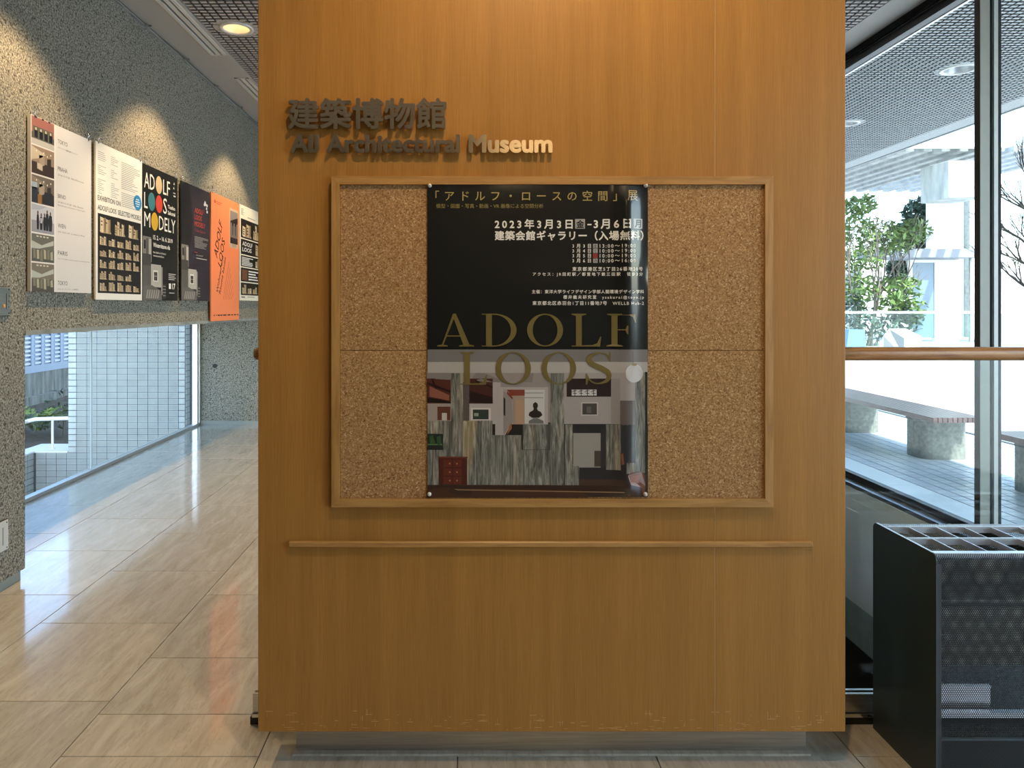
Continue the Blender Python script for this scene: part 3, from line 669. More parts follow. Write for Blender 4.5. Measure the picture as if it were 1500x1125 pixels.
# serif capitals
SG = s2l(112, 98, 54)
def ellp(cx, cy, rx, ry, a0=0, a1=2 * PI, n=40): return [(cx + rx * math.cos(a0 + (a1 - a0) * k / n), cy + ry * math.sin(a0 + (a1 - a0) * k / n)) for k in range(n if abs(a1 - a0 - 2 * PI) < 1e-6 else n + 1)]
def serif(ch, x0, x1, y0, y1, layer=9):
    w, h = x1 - x0, y1 - y0; st_ = h * .178; th = h * .032
    T = lambda pts: [(x0 + a, y0 + c) for a, c in pts]
    def bracket(xc, wd, yb, up):   # slab serif centred at xc
        s_ = -1 if up else 1
        return T([(xc - wd / 2, yb), (xc + wd / 2, yb), (xc + wd / 2, yb - s_ * th), (xc + st_ / 2 + 1, yb - s_ * th * 1.8), (xc - st_ / 2 - 1, yb - s_ * th * 1.8), (xc - wd / 2, yb - s_ * th)])
    P = lambda pts, holes=None: p.poly(pts, SG, layer, 0, holes)
    if ch == 'O':
        P(ellp(x0 + w / 2, y0 + h / 2, w / 2, h / 2), [ellp(x0 + w / 2, y0 + h / 2, w / 2 - st_ * .95, h / 2 - th * 1.1)])
    elif ch in 'LF':
        xs = st_ * 1.25; P(T([(xs - st_ / 2, 0), (xs + st_ / 2, 0), (xs + st_ / 2, h), (xs - st_ / 2, h)]))
        P(bracket(xs, st_ * 2.5, 0, True))
        if ch == 'L':
            P(T([(0, h), (w * .96, h), (w, h * .70), (w * .965, h * .70), (w * .86, h * .90), (w * .70, h - th * 1.4), (0, h - th)]))
        else:
            P(bracket(xs, st_ * 2.7, h, False))
            P(T([(0, 0), (w * .97, 0), (w, h * .27), (w * .965, h * .27), (w * .88, h * .10), (w * .74, th * 1.4), (0, th)]))
            P(T([(xs, h * .47), (w * .66, h * .47), (w * .66, h * .47 + th * 1.2), (xs, h * .47 + th * 1.2)]))
            P(T([(w * .68, h * .36), (w * .72, h * .36), (w * .72, h * .62), (w * .68, h * .62), (w * .62, h * .50), (w * .62, h * .48)]))
    elif ch == 'D':
        xs = st_ * 1.25; P(T([(xs - st_ / 2, 0), (xs + st_ / 2, 0), (xs + st_ / 2, h), (xs - st_ / 2, h)]))
        c = w * .36
        out = [(0, 0)] + [(c + (w - c) * math.sin(PI * k / 24), h / 2 - h / 2 * math.cos(PI * k / 24)) for k in range(25)] + [(0, h), (0, h - th), (xs, h - th)]
        inn = [(c + (w - c - st_ * .98) * math.sin(PI * k / 24), h / 2 + (h / 2 - th * 1.1) * math.cos(PI * k / 24)) for k in range(25)]
        P(T(out + inn + [(xs, th), (0, th)]))
    elif ch == 'A':
        ax = w * .46
        P(T([(ax - th, 0), (ax + th * 1.8, 0), (w * .90, h), (w * .90 - st_ * 1.12, h), (ax - th * .6, h * .12)]))
        P(T([(ax - th, 0), (ax + th, h * .06), (w * .155, h), (w * .155 - th * 1.3, h)]))
        P(T([(w * .26, h * .66), (w * .70, h * .66), (w * .70, h * .66 + th * 1.2), (w * .25, h * .66 + th * 1.2)]))
        P(T([(0, h), (w * .29, h), (w * .29, h - th), (w * .18, h - th * 1.8), (w * .10, h - th * 1.8), (0, h - th)]))
        P(T([(w * .60, h), (w, h), (w, h - th), (w * .92, h - th * 1.8), (w * .70, h - th * 1.8), (w * .60, h - th)]))
    elif ch == 'S':
        ctr = [(.90, .24, .03), (.84, .13, .04), (.72, .065, .045), (.52, .035, .05), (.32, .07, .08), (.17, .16, .13), (.15, .27, .16), (.25, .37, .165), (.45, .45, .17), (.66, .53, .17), (.82, .62, .165), (.87, .73, .16), (.82, .85, .12), (.67, .93, .07), (.47, .965, .045), (.28, .93, .045), (.14, .83, .04), (.07, .70, .03)]
        def cr(i, t_):
            q = [ctr[max(0, min(len(ctr) - 1, i + k))] for k in (-1, 0, 1, 2)]
            return [.5 * (2 * q[1][a] + (q[2][a] - q[0][a]) * t_ + (2 * q[0][a] - 5 * q[1][a] + 4 * q[2][a] - q[3][a]) * t_ ** 2 + (3 * q[1][a] - q[0][a] - 3 * q[2][a] + q[3][a]) * t_ ** 3) for a in range(3)]
        pts = [cr(i, k / 4) for i in range(len(ctr) - 1) for k in range(4)] + [list(ctr[-1])]
        L_, Rr = [], []
        for i, q in enumerate(pts):
            a = pts[max(0, i - 1)]; c = pts[min(len(pts) - 1, i + 1)]
            dx, dy = (c[0] - a[0]) * w, (c[1] - a[1]) * h; l = math.hypot(dx, dy) or 1; hw = q[2] * h * .5
            X, Y = q[0] * w, q[1] * h; L_.append((x0 + X - dy / l * hw, y0 + Y + dx / l * hw)); Rr.append((x0 + X + dy / l * hw, y0 + Y - dx / l * hw))
        for i in range(len(pts) - 1): P([L_[i], L_[i + 1], Rr[i + 1], Rr[i]])
        P(T([(w * .88, 0), (w * .93, 0), (w * .93, h * .29), (w * .89, h * .29), (w * .84, h * .14)])); P(T([(w * .02, h * .66), (w * .07, h * .66), (w * .12, h * .86), (w * .07, h), (w * .02, h)]))
for ch, a, c in [('A', 640, 694.5), ('D', 705.5, 756.5), ('O', 772, 824.5), ('L', 837, 880.5), ('F', 889, 931)]: serif(ch, a, c, 459.5, 507.5)
for ch, a, c in [('L', 673.5, 713.6), ('O', 726, 777.6), ('O', 793, 843.7), ('S', 857, 897)]: serif(ch, a, c, 515.5, 563.3)
p.mb.build('poster_print', [M['gloss'], M['marble']], poster)

# push pins
for (x, y, w_) in [(629.5, 272, 'upper left'), (945.5, 272, 'upper right'), (629, 723.5, 'lower left'), (945, 723.5, 'lower right')]:
    c = (PX(x, DP), DP - .002, PZ(y, DP))
    t = empty('push_pin', c, label='clear round push pin in the %s corner of the black poster' % w_, category='push pin', group='push pins holding the black poster')
    b = MB(); pts = [(.0015, 0), (.0062, 0), (.0068, -.0015), (.0055, -.003), (.003, -.0045), (.003, -.0075), (.0048, -.009), (.0045, -.0105), (.0002, -.011)]
    vs_ = [(c[0] + r * math.cos(2 * PI * k / 18), c[1] + yy_, c[2] + r * math.sin(2 * PI * k / 18)) for r, yy_ in pts for k in range(18)]
    b.add(vs_, [(i * 18 + k, i * 18 + (k + 1) % 18, (i + 1) * 18 + (k + 1) % 18, (i + 1) * 18 + k) for i in range(len(pts) - 1) for k in range(18)], 0, None, True)
    fixnormals(b.build('pin_head', simple('clear_plastic', (.62, .62, .6), .15), t))
    b = MB(); b.tube([(c[0], c[1] + .001, c[2]), (c[0], c[1] + .006, c[2])], .0006, 6); b.build('pin_point', M['chrome'], t)

# ------------------------------------------------------------------ raised sign letters
def sign(body, x0, y0, x1, y1, name, label, bold, depth, res=4, space=1.0):
    vv, ff, mi = text2d(body, 0, res, space, split=True)
    for i, ch in enumerate(body):      # the capital J stands on the line here
        ids = {k for f, m_ in zip(ff, mi) if m_ == i for k in f}
        if ch == 'J':
            lo, hi = min(vv[k].y for k in ids), max(vv[k].y for k in ids)
            for k in ids: vv[k].y = (vv[k].y - lo) / (hi - lo) * hi
    a = (min(v.x for v in vv), max(v.x for v in vv), min(v.y for v in vv), max(v.y for v in vv))
    y_front = D - depth - .012
    sx = (PX(x1, y_front) - PX(x0, y_front)) / (a[1] - a[0]); sz = (PZ(y0, y_front) - PZ(y1, y_front)) / (a[3] - a[2])
    ox, oz = PX(x0, y_front), PZ(y1, y_front)
    t = empty(name, (ox, D, oz), label=label, category='sign')
    for i, ch in enumerate(body):
        if ch == ' ': continue
        fs = [f for f, m_ in zip(ff, mi) if m_ == i]
        if not fs: continue
        used = sorted({k for f in fs for k in f}); ix = {k: n for n, k in enumerate(used)}
        bm_ = bmesh.new()
        for q in range(9):   # heavy weight: the thin outline thickened in eight directions
            ddx, ddz = (0, 0) if q == 0 else (bold * math.cos(q * PI / 4) * sz, bold * math.sin(q * PI / 4) * sz)
            bv = [bm_.verts.new((ox + (vv[k].x - a[0]) * sx + ddx, y_front + q * .00012, oz + (vv[k].y - a[2]) * sz + ddz)) for k in used]
            for f in fs:
                try: bm_.faces.new([bv[ix[k]] for k in f])
                except ValueError: pass
        r = bmesh.ops.extrude_face_region(bm_, geom=bm_.faces[:], use_keep_orig=True)
        for v in [g for g in r['geom'] if isinstance(g, bmesh.types.BMVert)]: v.co.y += depth
        bmesh.ops.recalc_face_normals(bm_, faces=bm_.faces[:])
        # stand-off studs
        xs = [v.co.x for v in bm_.verts]; zs_ = [v.co.z for v in bm_.verts]
        me = bpy.data.meshes.new('letter'); 
        for v in bm_.verts: v.co -= Vector((ox, D, oz))
        bm_.to_mesh(me); bm_.free(); me.materials.append(M['letter'])
        o = inst('letter', me, (ox, D, oz), t)
        b = MB(); cx_, cz_ = (min(xs) + max(xs)) / 2, min(zs_) + .006
        k = min(fs, key=lambda f: (sum(vv[q].x for q in f) / len(f) * sx - (cx_ - ox + a[0] * sx)) ** 2)
        gx = ox + (sum(vv[q].x for q in k) / len(k) - a[0]) * sx; gz = oz + (sum(vv[q].y for q in k) / len(k) - a[2]) * sz
        b.tube([(gx, y_front + depth - .002, gz), (gx, D - .0002, gz)], .0018, 6); b.build('stud', M['letter'], t)
    return t
sign('建築博物館', 422.5, 144.5, 653, 188, 'museum_sign', 'row of five raised metal Japanese characters at the upper left of the partition', .026, .012, 3)
sign('AIJ Architectural Museum', 426, 198, 808, 222.5, 'museum_sign', 'line of raised metal English letters under the Japanese characters, right end shining gold', .042, .010, 4)

# ------------------------------------------------------------------ posters on the left wall
XP = -2.392
def py_(x): return F * (-XP) / (CX - x)          # depth of an image column on the poster plane
def wposter(x0, x1, top, bot, draw, label, name='poster', th=.012, edge=None, xp=XP):
    y0, y1 = F * (-xp) / (CX - x0), F * (-xp) / (CX - x1)
    t = empty(name, (xp, (y0 + y1) / 2, bot), label=label, category='poster')
    b = MB(); b.box(xp - th, xp, y0, y1, bot, top, bev=.001); b.build('board', edge or M['foam'], t)
    Wd, Ht = y1 - y0, top - bot
    pr = Print(lambda u, v, l: (xp + .0004 + l * .0002, y0 + u * Wd / 100, top - v * Ht / 140))   # sheet is 100 x 140 units
    draw(pr); pr.mb.build('poster_print', M['card'], t)
    for yy2 in (y0 + .035, y1 - .035):
        h = MB(); h.tube([(xp - .006, yy2, top - .004), (xp - .004, yy2, top + .012), (xp + .004, yy2, top + .022), (xp + .002, yy2, top + .036), (xp - .006, yy2, top + .04)], .0035, 8)
        h.box(xp - th - .002, xp + .003, yy2 - .006, yy2 + .006, top - .01, top + .004)
        h.box(xp - .008, xp + .002, yy2 - .005, yy2 + .005, top + .036, top + .055)
        h.build('hook', M['chrome'], t)
    return t
ink = s2l(40, 38, 38)
def lines(pr, x, y, w, n, h, gap, col, rnd, l=2):
    for i in range(n): pr.rect(x, y + i * gap, x + w * rnd.uniform(.55, 1), y + i * gap + h, col, l)
def d1(pr):
    rnd = random.Random(11)
    pr.rect(0, 0, 100, 140, s2l(225, 222, 220), 0)
    pr.rect(0, 0, 36, 140, s2l(228, 222, 216), 1)
    base = [((170, 110, 100), (90, 88, 80)), ((150, 128, 108), (60, 44, 38)), ((110, 100, 88), (54, 48, 44)), ((196, 196, 204), (150, 150, 160)), ((104, 104, 96), (84, 84, 78)), ((120, 112, 98), (78, 74, 68))]
    for i in range(6):
        y0 = i * 23.4; y1 = y0 + 22.4
        if i == 5: y1 = 140
        pr.rect(1, y0 + .3, 35, y1, s2l(*base[i][0]), 2); pr.rect(1, y0 + 13, 35, y1, s2l(*base[i][1]), 3)
        if i == 0:
            for k in range(5): pr.rect(2, y0 + 2 + k * 1.3, 34, y0 + 2.3 + k * 1.3, s2l(130, 80, 74), 3)
            for k in range(3): pr.rect(6 + k * 10, y0 - 0, 9 + k * 10, y0 + 1.2, s2l(20), 4)
            pr.rect(3, y0 + 8, 33, y0 + 18, s2l(96, 96, 84), 4)
            for k in range(4): pr.rect(5 + k * 7.4, y0 + 11, 10 + k * 7.4, y0 + 17, s2l(26, 28, 34), 5); pr.rect(6 + k * 7.4, y0 + 9, 8.4 + k * 7.4, y0 + 11, s2l(200, 190, 160), 5)
            pr.rect(1, y0 + 18, 35, y1, s2l(190, 186, 180), 4)
        elif i == 3:
            pr.poly([(1, y0 + .3), (1, y0 + 5), (12, y0 + 4), (24, y0 + .3)], s2l(176, 178, 190), 4)
            for k, (x, hh, w) in enumerate([(10, 15, 2.6), (15, 13.5, 3.0), (20, 14, 3.2), (24, 17, 3.4), (29, 16, 4.4)]):
                yb = y0 + 20; pr.poly([(x - w / 2, yb - hh + 3), (x - w * .7, yb - hh * .5), (x - w / 2, yb), (x + w / 2, yb), (x + w * .7, yb - hh * .5), (x + w / 2, yb - hh + 3)], s2l(34, 34, 42), 5)
                pr.ell(x, yb - hh + 1.6, 1.1, 1.7, s2l(110, 84, 72), 6, 12)
                if k == 1: pr.rect(x - 1.3, yb - hh + 4, x + 1.3, yb - hh * .4, s2l(190, 186, 190), 6)
        elif i in (1, 2):
            pr.poly([(1, y0 + 1), (1, y0 + 12), (14, y0 + 9), (22, y0 + 5)], s2l(*(200, 184, 160) if i == 1 else (140, 128, 110)), 4)
            pr.poly([(12, y0 + 6), (12, y0 + 16), (20, y0 + 14), (20, y0 + 7)], s2l(168, 150, 130), 4); pr.poly([(24, y0 + 8), (24, y0 + 17), (30, y0 + 17), (30, y0 + 7)], s2l(54, 46, 44), 4)
            for k in range(5): pr.ell(8 + k * 5.4, y0 + 4 + (k % 2) * 2, .7, .8, s2l(250, 240, 215), 5, 8)
            if i == 1: pr.poly([(9, y0 + 13), (9, y0 + 18), (17, y0 + 19), (17, y0 + 14)], s2l(196, 182, 160), 5)
            else: pr.rect(1, y0 + 10, 10, y1, s2l(44, 48, 58), 5); pr.rect(1, y0 + 6, 9, y0 + 11, s2l(160, 176, 190), 5); pr.rect(10, y0 + 15, 16, y1, s2l(150, 104, 50), 5); pr.poly([(20, y0 + 12), (17, y1 - 1), (34, y1 - 1), (32, y0 + 12)], s2l(36, 36, 42), 5)
        else:
            pr.poly([(1, y0 + 6), (1, y0 + 12), (12, y0 + 12), (34, y0 + 8), (34, y0 + 4), (16, y0 + 9)], s2l(180, 184, 176), 4)
            for k in range(6):
                x = 3 + k * 5.2; hh = rnd.uniform(4, 8); pr.poly([(x, y0 + 12 + k % 3), (x + .4, y0 + 14 + hh), (x + 4, y0 + 14 + hh), (x + 3.6, y0 + 12 + k % 2)], s2l(*(172, 166, 146) if k % 2 else (128, 124, 108)), 5)
            for k in range(4): pr.rect(8 + k * 5, y0 + 1.6, 11 + k * 5, y0 + 2.6, s2l(214, 206, 184), 5)
    pr.poly([(38, .6), (38, 139.2), (99.6, 139.2), (99.6, .6)], s2l(218, 214, 213), 1)
    for i, (tt, s1, s2_) in enumerate([('TOKYO', '2017.11.2-14  建築会館ギャラリー', None), ('PRAHA', '2018.6.5-7.28  Villa Winternitz', None), ('BRNO', '2018.9.6-10.28  Villa Stiassni', 'National Institute of Restoration of Czech Republic'), ('WIEN', '2021.4.29-6.30  Looshaus in Wien', None), ('PARIS', '2021.11.10-12.8 Ecole nationale superieure d’architecture de Paris', None), ('TOKYO', '2023.3.3-6  ギャラリー (入場無料)', None)]):
        y = 11 + i * 23.0 + (2 if i > 2 else 0)
        if i == 5: y = 130.5
        pr.text(tt, 41, y, 41 + 3.2 * len(tt), y + 3.6, ink, 2, track=False)
        pr.text(s1, 41, y + 6.2, 41 + min(56, len(s1) * 1.45), y + 7.6, s2l(80), 2, res=1, track=False)
        if s2_: pr.text(s2_, 41, y + 9, 88, y + 10.4, s2l(80), 2, res=1, track=False)
def model(pr, x, y, w, h, rnd, k):
    """a small pale architectural model seen against black; block cluster with lit and dim sides"""
    y1 = y + h; n = rnd.choice([2, 3, 3, 4]); lay = 3
    lit, dim = (214, 196, 164), (150, 130, 104)
    pr.poly([(x, y1 - h * .12), (x + w * .1, y1), (x + w, y1 - h * .02), (x + w * .92, y1 - h * .16)], s2l(170, 152, 126), lay)
    for i in range(n):
        bx = x + w * (.06 + i * .8 / n); bw = w * .9 / n; bh = h * rnd.uniform(.5, .98); sh = s2l(*lit) if (i + k) % 2 == 0 else s2l(190, 170, 138)
        pr.poly([(bx, y1 - bh), (bx, y1 - h * .06), (bx + bw * .6, y1 - h * .02), (bx + bw * .6, y1 - bh + h * .06)], sh, lay + 1)
        pr.poly([(bx + bw * .6, y1 - bh + h * .06), (bx + bw * .6, y1 - h * .02), (bx + bw, y1 - h * .1), (bx + bw, y1 - bh)], s2l(*dim), lay + 1)
        for j in range(rnd.choice([1, 2, 3])):
            wy = y1 - bh * (.75 - j * .22); pr.rect(bx + bw * .12, wy, bx + bw * .42, wy + h * .07, s2l(60, 50, 40), lay + 2)
def d2(pr):
    rnd = random.Random(5)
    pr.rect(0, 0, 100, 140, s2l(238, 234, 226), 0)
    for cx_, n in ((4, 22), (30, 22)): 
        for i in range(n):
            if i in (5, 6, 12, 13): continue
            pr.rect(cx_, 8 + i * 1.75, cx_ + rnd.uniform(5, 17), 8.5 + i * 1.75, s2l(150), 1)
    lines(pr, 52, 9, 44, 15, .5, 1.75, s2l(140), rnd); lines(pr, 52, 38, 44, 8, .5, 1.75, s2l(140), rnd)
    pr.text('EXHIBITION ON', 4, 47, 50, 51.5, s2l(40), 2, bold=.01); pr.text('ADOLF LOOS  SELECTED MODELS', 4, 55.5, 97, 60, s2l(40), 2, bold=.01)
    pr.ell(89, 43, 9.5, 7.5, s2l(40, 140, 200), 2, 36)
    for i, w in enumerate((8, 11, 11, 7)): pr.rect(89 - w / 2, 39.5 + i * 2.2, 89 + w / 2, 40.5 + i * 2.2, s2l(220, 235, 245), 3)
    pr.rect(4, 63, 97, 134, s2l(26, 24, 23), 1)
    for k in range(3): model(pr, 7 + k * 30, 65, 24, 15, rnd, k)
    for r in range(5):
        n = [5, 5, 5, 5, 5][r]
        for k in range(n):
            if rnd.random() < .04: continue
            model(pr, 7 + k * 17.8, 82 + r * 10.3, 15, 9, rnd, k + r)
def d3(pr):
    pr.rect(0, 0, 100, 140, s2l(22, 21, 20), 0); W_ = s2l(240, 236, 226)
    pr.text('AD', 4, 8, 32, 24, W_, 2, bold=.0, track=False); pr.ell(44, 16, 9, 9.5, s2l(206, 180, 140), 2, 40)
    pr.text('LF', 56, 8, 76, 24, W_, 2, track=False)
    pr.text('L', 4, 29, 13, 45, W_, 2, track=False); pr.ell(24, 36.5, 9.5, 9.5, s2l(62, 124, 134), 2, 40); pr.ell(44.5, 36.5, 9.5, 9.5, s2l(206, 70, 54), 2, 40); pr.text('S', 56, 28, 67, 45, W_, 2, track=False)
    pr.text('M', 4, 49, 20, 64, W_, 2, track=False); pr.ell(32, 56.5, 9.5, 9.5, s2l(212, 168, 50), 2, 40); pr.text('DELY', 44, 49, 93, 64, W_, 2, track=False)
    pr.text('Toshio', 70, 34, 92, 38, W_, 2, bold=.04, track=False); pr.text('Sakurai', 70, 40.5, 92, 44.5, W_, 2, bold=.04, track=False)
    pr.text('15. 2. – 16. 6. 2019', 28, 71, 84, 75.5, W_, 2, bold=.03, track=False); pr.text('Winternitzova vila', 28, 79, 76, 83.5, W_, 2, bold=.03, track=False)
    pr.text('Na Cihlářce 10, Praha 5', 28, 88, 64, 90.3, W_, 2, bold=.01, track=False); pr.text('www.loosovavila.cz', 28, 91.6, 58, 93.6, W_, 2, bold=.01, track=False)
    house(pr); 
    for i in range(4): pr.rect(72, 110 + i * 2, 94 - 4 * (i % 2), 110.8 + i * 2, s2l(200), 2)
    pr.rect(73, 121, 79, 127, s2l(230), 2); pr.text('17', 83, 121, 92, 127, W_, 2, bold=.05, track=False); pr.rect(74, 131, 90, 132, s2l(170), 2)
    pr.poly([(88, 11), (86, 14), (90, 14)][::-1], s2l(200), 2); pr.rect(86, 18, 93, 19, s2l(200), 2); pr.poly([(89, 6), (87, 9), (91, 9)][::-1], s2l(200), 2); pr.rect(87, 21, 94, 22.6, s2l(200), 2)
def house(pr):
    g1, g2, g3 = s2l(126, 122, 116), s2l(176, 172, 166), s2l(70, 68, 66)
    pr.rect(0, 74, 22, 100, g1, 2); pr.rect(16, 76, 23, 100, g2, 3); pr.rect(3, 78, 8, 87, s2l(28), 4); pr.rect(9, 76, 15, 100, s2l(90, 88, 84), 3)
    pr.rect(0, 92, 22, 104, g3, 4); pr.poly([(0, 104), (0, 140), (10, 140), (22, 126), (22, 100)], s2l(90, 88, 84), 3)
    pr.rect(22, 102, 50, 126, g2, 3); pr.rect(28, 108, 41, 120, s2l(214, 210, 204), 4); pr.rect(30, 110, 39, 119, s2l(36), 5); pr.rect(34, 110, 34.7, 119, g2, 6); pr.rect(30, 114, 39, 114.6, g2, 6)
    pr.rect(50, 104, 54, 134, s2l(150, 146, 140), 4); pr.poly([(0, 126), (0, 140), (52, 140), (52, 130), (24, 124)], s2l(100, 98, 94), 4)
    for i in range(6): pr.poly([(12 + i * 6, 129), (8 + i * 6, 138), (12 + i * 6, 138), (15 + i * 6, 129)], s2l(150, 146, 140), 5)
    pr.rect(54, 122, 64, 138, s2l(52), 4)
    for i in range(4): pr.rect(55, 124 + i * 3.4, 63, 125 + i * 3.4, s2l(130), 5)
def d4(pr):
    pr.rect(0, 0, 100, 140, s2l(44, 38, 50), 0); pr.poly([(0, 0), (0, 76), (30, 76), (38, 40), (24, 0)], s2l(26, 24, 28), 1); rnd = random.Random(2)
    for i in range(16): x = 30 + i * 4.4; pr.poly([(x, 0), (x - 3, 140), (x - 2.7, 140), (x + .5, 0)], s2l(56, 48, 60), 1)
    R_ = s2l(176, 62, 54)
    for i, w in enumerate(('ADOLF', 'LOOS', 'MODELY')): pr.text(w, 44, 26 + i * 8.2, 44 + len(w) * 6.3, 32 + i * 8.2, R_, 2, bold=.02, track=False)
    pr.text('Toshio Sakurai', 44, 51.5, 82, 55, s2l(150, 56, 52), 2, track=False)
    lines(pr, 44, 61, 50, 9, .6, 1.6, s2l(150), rnd); pr.rect(44, 80, 54, 80.8, R_, 2); pr.text('16.2.–16.6.2019', 50, 83, 74, 84.6, s2l(200), 2, track=False); pr.rect(50, 87, 88, 88, s2l(170), 2)
    house(pr)
    for i, (dx, dy) in enumerate([(0, 0), (3, 2.5), (-2, 3), (8, 3), (6, 7), (8, 11)]): pr.poly([(80 + dx, 13 + dy), (79 + dx, 16 + dy), (83 + dx, 17 + dy), (84 + dx, 14 + dy)], s2l(215), 2)
def d5(pr):
    pr.rect(0, 0, 100, 140, s2l(246, 140, 92), 0); K = s2l(50, 30, 26); rnd = random.Random(8)
    pr.rect(64, 9, 96, 55, s2l(200, 176, 150), 1); pr.rect(66, 12, 95, 50, s2l(44, 40, 42), 2); pr.poly([(66, 12), (66, 24), (95, 18), (95, 12)], s2l(140, 132, 128), 3)
    for k in range(5): pr.rect(68 + k * 5.4, 26 + k % 2 * 3, 71 + k * 5.4, 40, s2l(110, 104, 100) if k % 2 else s2l(150, 144, 140), 4)
    pr.rect(66, 40, 95, 43, s2l(120, 110, 104), 4); pr.rect(72, 50, 90, 54, s2l(180, 160, 140), 3)
    r = -1.13 
    def T(tx, x, y, w, h): pr.text(tx, x, y, x + w, y + h, K, 3, bold=.005, rot=r, track=False)
    T('ADOLF', 8, 66, 44, 12.5); T('LOOS', 22, 76, 34, 11.5)
    T('Wohnen und', 16, 107, 46, 6); T('Räume bauen', 25, 108, 46, 6)
    for i in range(6): pr.poly([(40 + i * 5.5, 116), (40.8 + i * 5.5, 116), (62 + i * 5.5 - i * 2, 72 + i * 7), (61.2 + i * 5.5 - i * 2, 72 + i * 7)][::-1], s2l(150, 70, 44), 2)
    for x, w in ((8, 3), (16, 2), (21, 8), (31, 6), (40, 12), (56, 10), (70, 6), (80, 8), (92, 5)): pr.rect(x, 133, x + w, 134.4, K, 2)
    pr.ell(12, 9, 3, 2, s2l(190, 80, 60), 2, 16); pr.rect(17, 8, 34, 8.8, s2l(190, 80, 60), 2); pr.rect(17, 10, 30, 10.8, s2l(190, 80, 60), 2)
def d6(pr):
    rnd = random.Random(9); pr.rect(0, 0, 100, 140, s2l(236, 230, 214), 0); pr.rect(4, 20, 97, 132, s2l(30, 26, 24), 1)
    lines(pr, 5, 5, 12, 6, .7, 1.7, s2l(110), rnd); pr.rect(76, 8, 84, 18, s2l(110), 2); pr.rect(30, 15, 62, 16, s2l(130), 2)
    for k in range(2): model(pr, 8 + k * 44, 22, 38, 24, rnd, k)
    for y in (48, 72, 90, 112): pr.rect(4, y, 97, y + 1.6, s2l(236, 230, 214), 2)
    pr.text('ADOLF', 10, 53, 50, 59, s2l(236), 3, bold=.02, track=False); pr.text('LOOS', 10, 61.5, 46, 67.5, s2l(236), 3, bold=.02, track=False); model(pr, 62, 50, 32, 20, rnd, 1)
    lines(pr, 8, 76, 46, 6, 1.2, 2.2, s2l(225), rnd, 3); model(pr, 62, 74, 32, 15, rnd, 0)
    pr.rect(8, 94, 30, 110, s2l(110, 74, 54), 3); lines(pr, 34, 95, 52, 4, 2.0, 4, s2l(230), rnd, 3)
    for k in range(4): model(pr, 8 + k * 22, 115, 19, 15, rnd, k)
    pr.rect(6, 134, 20, 136, s2l(120), 2); pr.rect(30, 134, 60, 135, s2l(140), 2)
wposter(45, 133.5, 2.563, 1.585, d1, 'white text panel with six photos down its left side, leftmost poster', th=.02)
wposter(140, 208, 2.576, 1.545, d2, 'white and black poster of rows of pale building models with a blue disc')
wposter(208.8, 260, 2.568, 1.548, d3, 'black poster with big white letters and four coloured ovals', edge=M['black'])
wposter(265.6, 307.3, 2.567, 1.552, d4, 'dark purple poster with small red capitals, between the black and orange ones', edge=M['black'])
wposter(309.4, 350, 2.585, 1.360, d5, 'tall orange poster with slanted lettering, reaching lower than its neighbours', edge=simple('orange_edge', (.75, .25, .12), .6), xp=-2.385)
wposter(351.2, 386, 2.595, 1.565, d6, 'cream and black poster of models at the far right, cut off by the wooden partition')

# switch plates on the near pier
def plate(yr, z0, z1, wd, label, name, kind):
    t = empty(name, (XL, yr - wd / 2, z0), label=label, category='wall plate')
    b = MB(); b.box(XL, XL + .004, yr - wd - .004, yr + .004, z0 - .004, z1 + .004); b.build('surround', M['outlet_dark'], t)
    b = MB(); b.box(XL + .004, XL + .011, yr - wd, yr, z0, z1, bev=.0015); b.build('cover_plate', M['plastic_white'] if kind else M['steel'], t)
    h = z1 - z0
    for yy2 in (yr - .014, yr - wd + .014):
        for zz in (z0 + .012, z1 - .012): b = MB(); b.tube([(XL + .011, yy2, zz), (XL + .0122, yy2, zz)], .0038, 10); b.build('screw', M['outlet_dark'], t)
    if kind:
        b = MB(); b.box(XL + .011, XL + .0125, yr - .045, yr - .014, z0 + h * .22, z1 - h * .22); b.build('rocker', M['plastic_white'], t)
        b = MB(); b.box(XL + .011, XL + .0118, yr - .048, yr - .045, z0 + h * .2, z1 - h * .2); b.build('rocker_gap', M['outlet_dark'], t)
    else:
        b = MB(); b.box(XL + .011, XL + .0118, yr - .036, yr - .032, z0 + h * .22, z1 - h * .22); b.build('slot', M['outlet_dark'], t)
        for k in range(3): b = MB(); b.tube([(XL + .011, yr - .018, z0 + h * (.3 + .2 * k)), (XL + .014, yr - .018, z0 + h * (.3 + .2 * k))], .005, 12); b.build('button', M['chrome'], t)
        b = MB(); b.box(XL + .011, XL + .0135, yr - .062, yr - .046, z0 + h * .28, z0 + h * .4); b.build('button', M['amber'], t, label='amber button')
plate(F * 2.409 / (CX - 15.5), PZ(462, 3.77), PZ(421, 3.77), .13, 'steel control plate with buttons on the concrete pier at eye height', 'control_panel', 0)
plate(F * 2.409 / (CX - 12.5), PZ(803, 3.74), PZ(760, 3.74), .12, 'pale switch plate low on the concrete pier near the floor', 'switch_plate', 1)

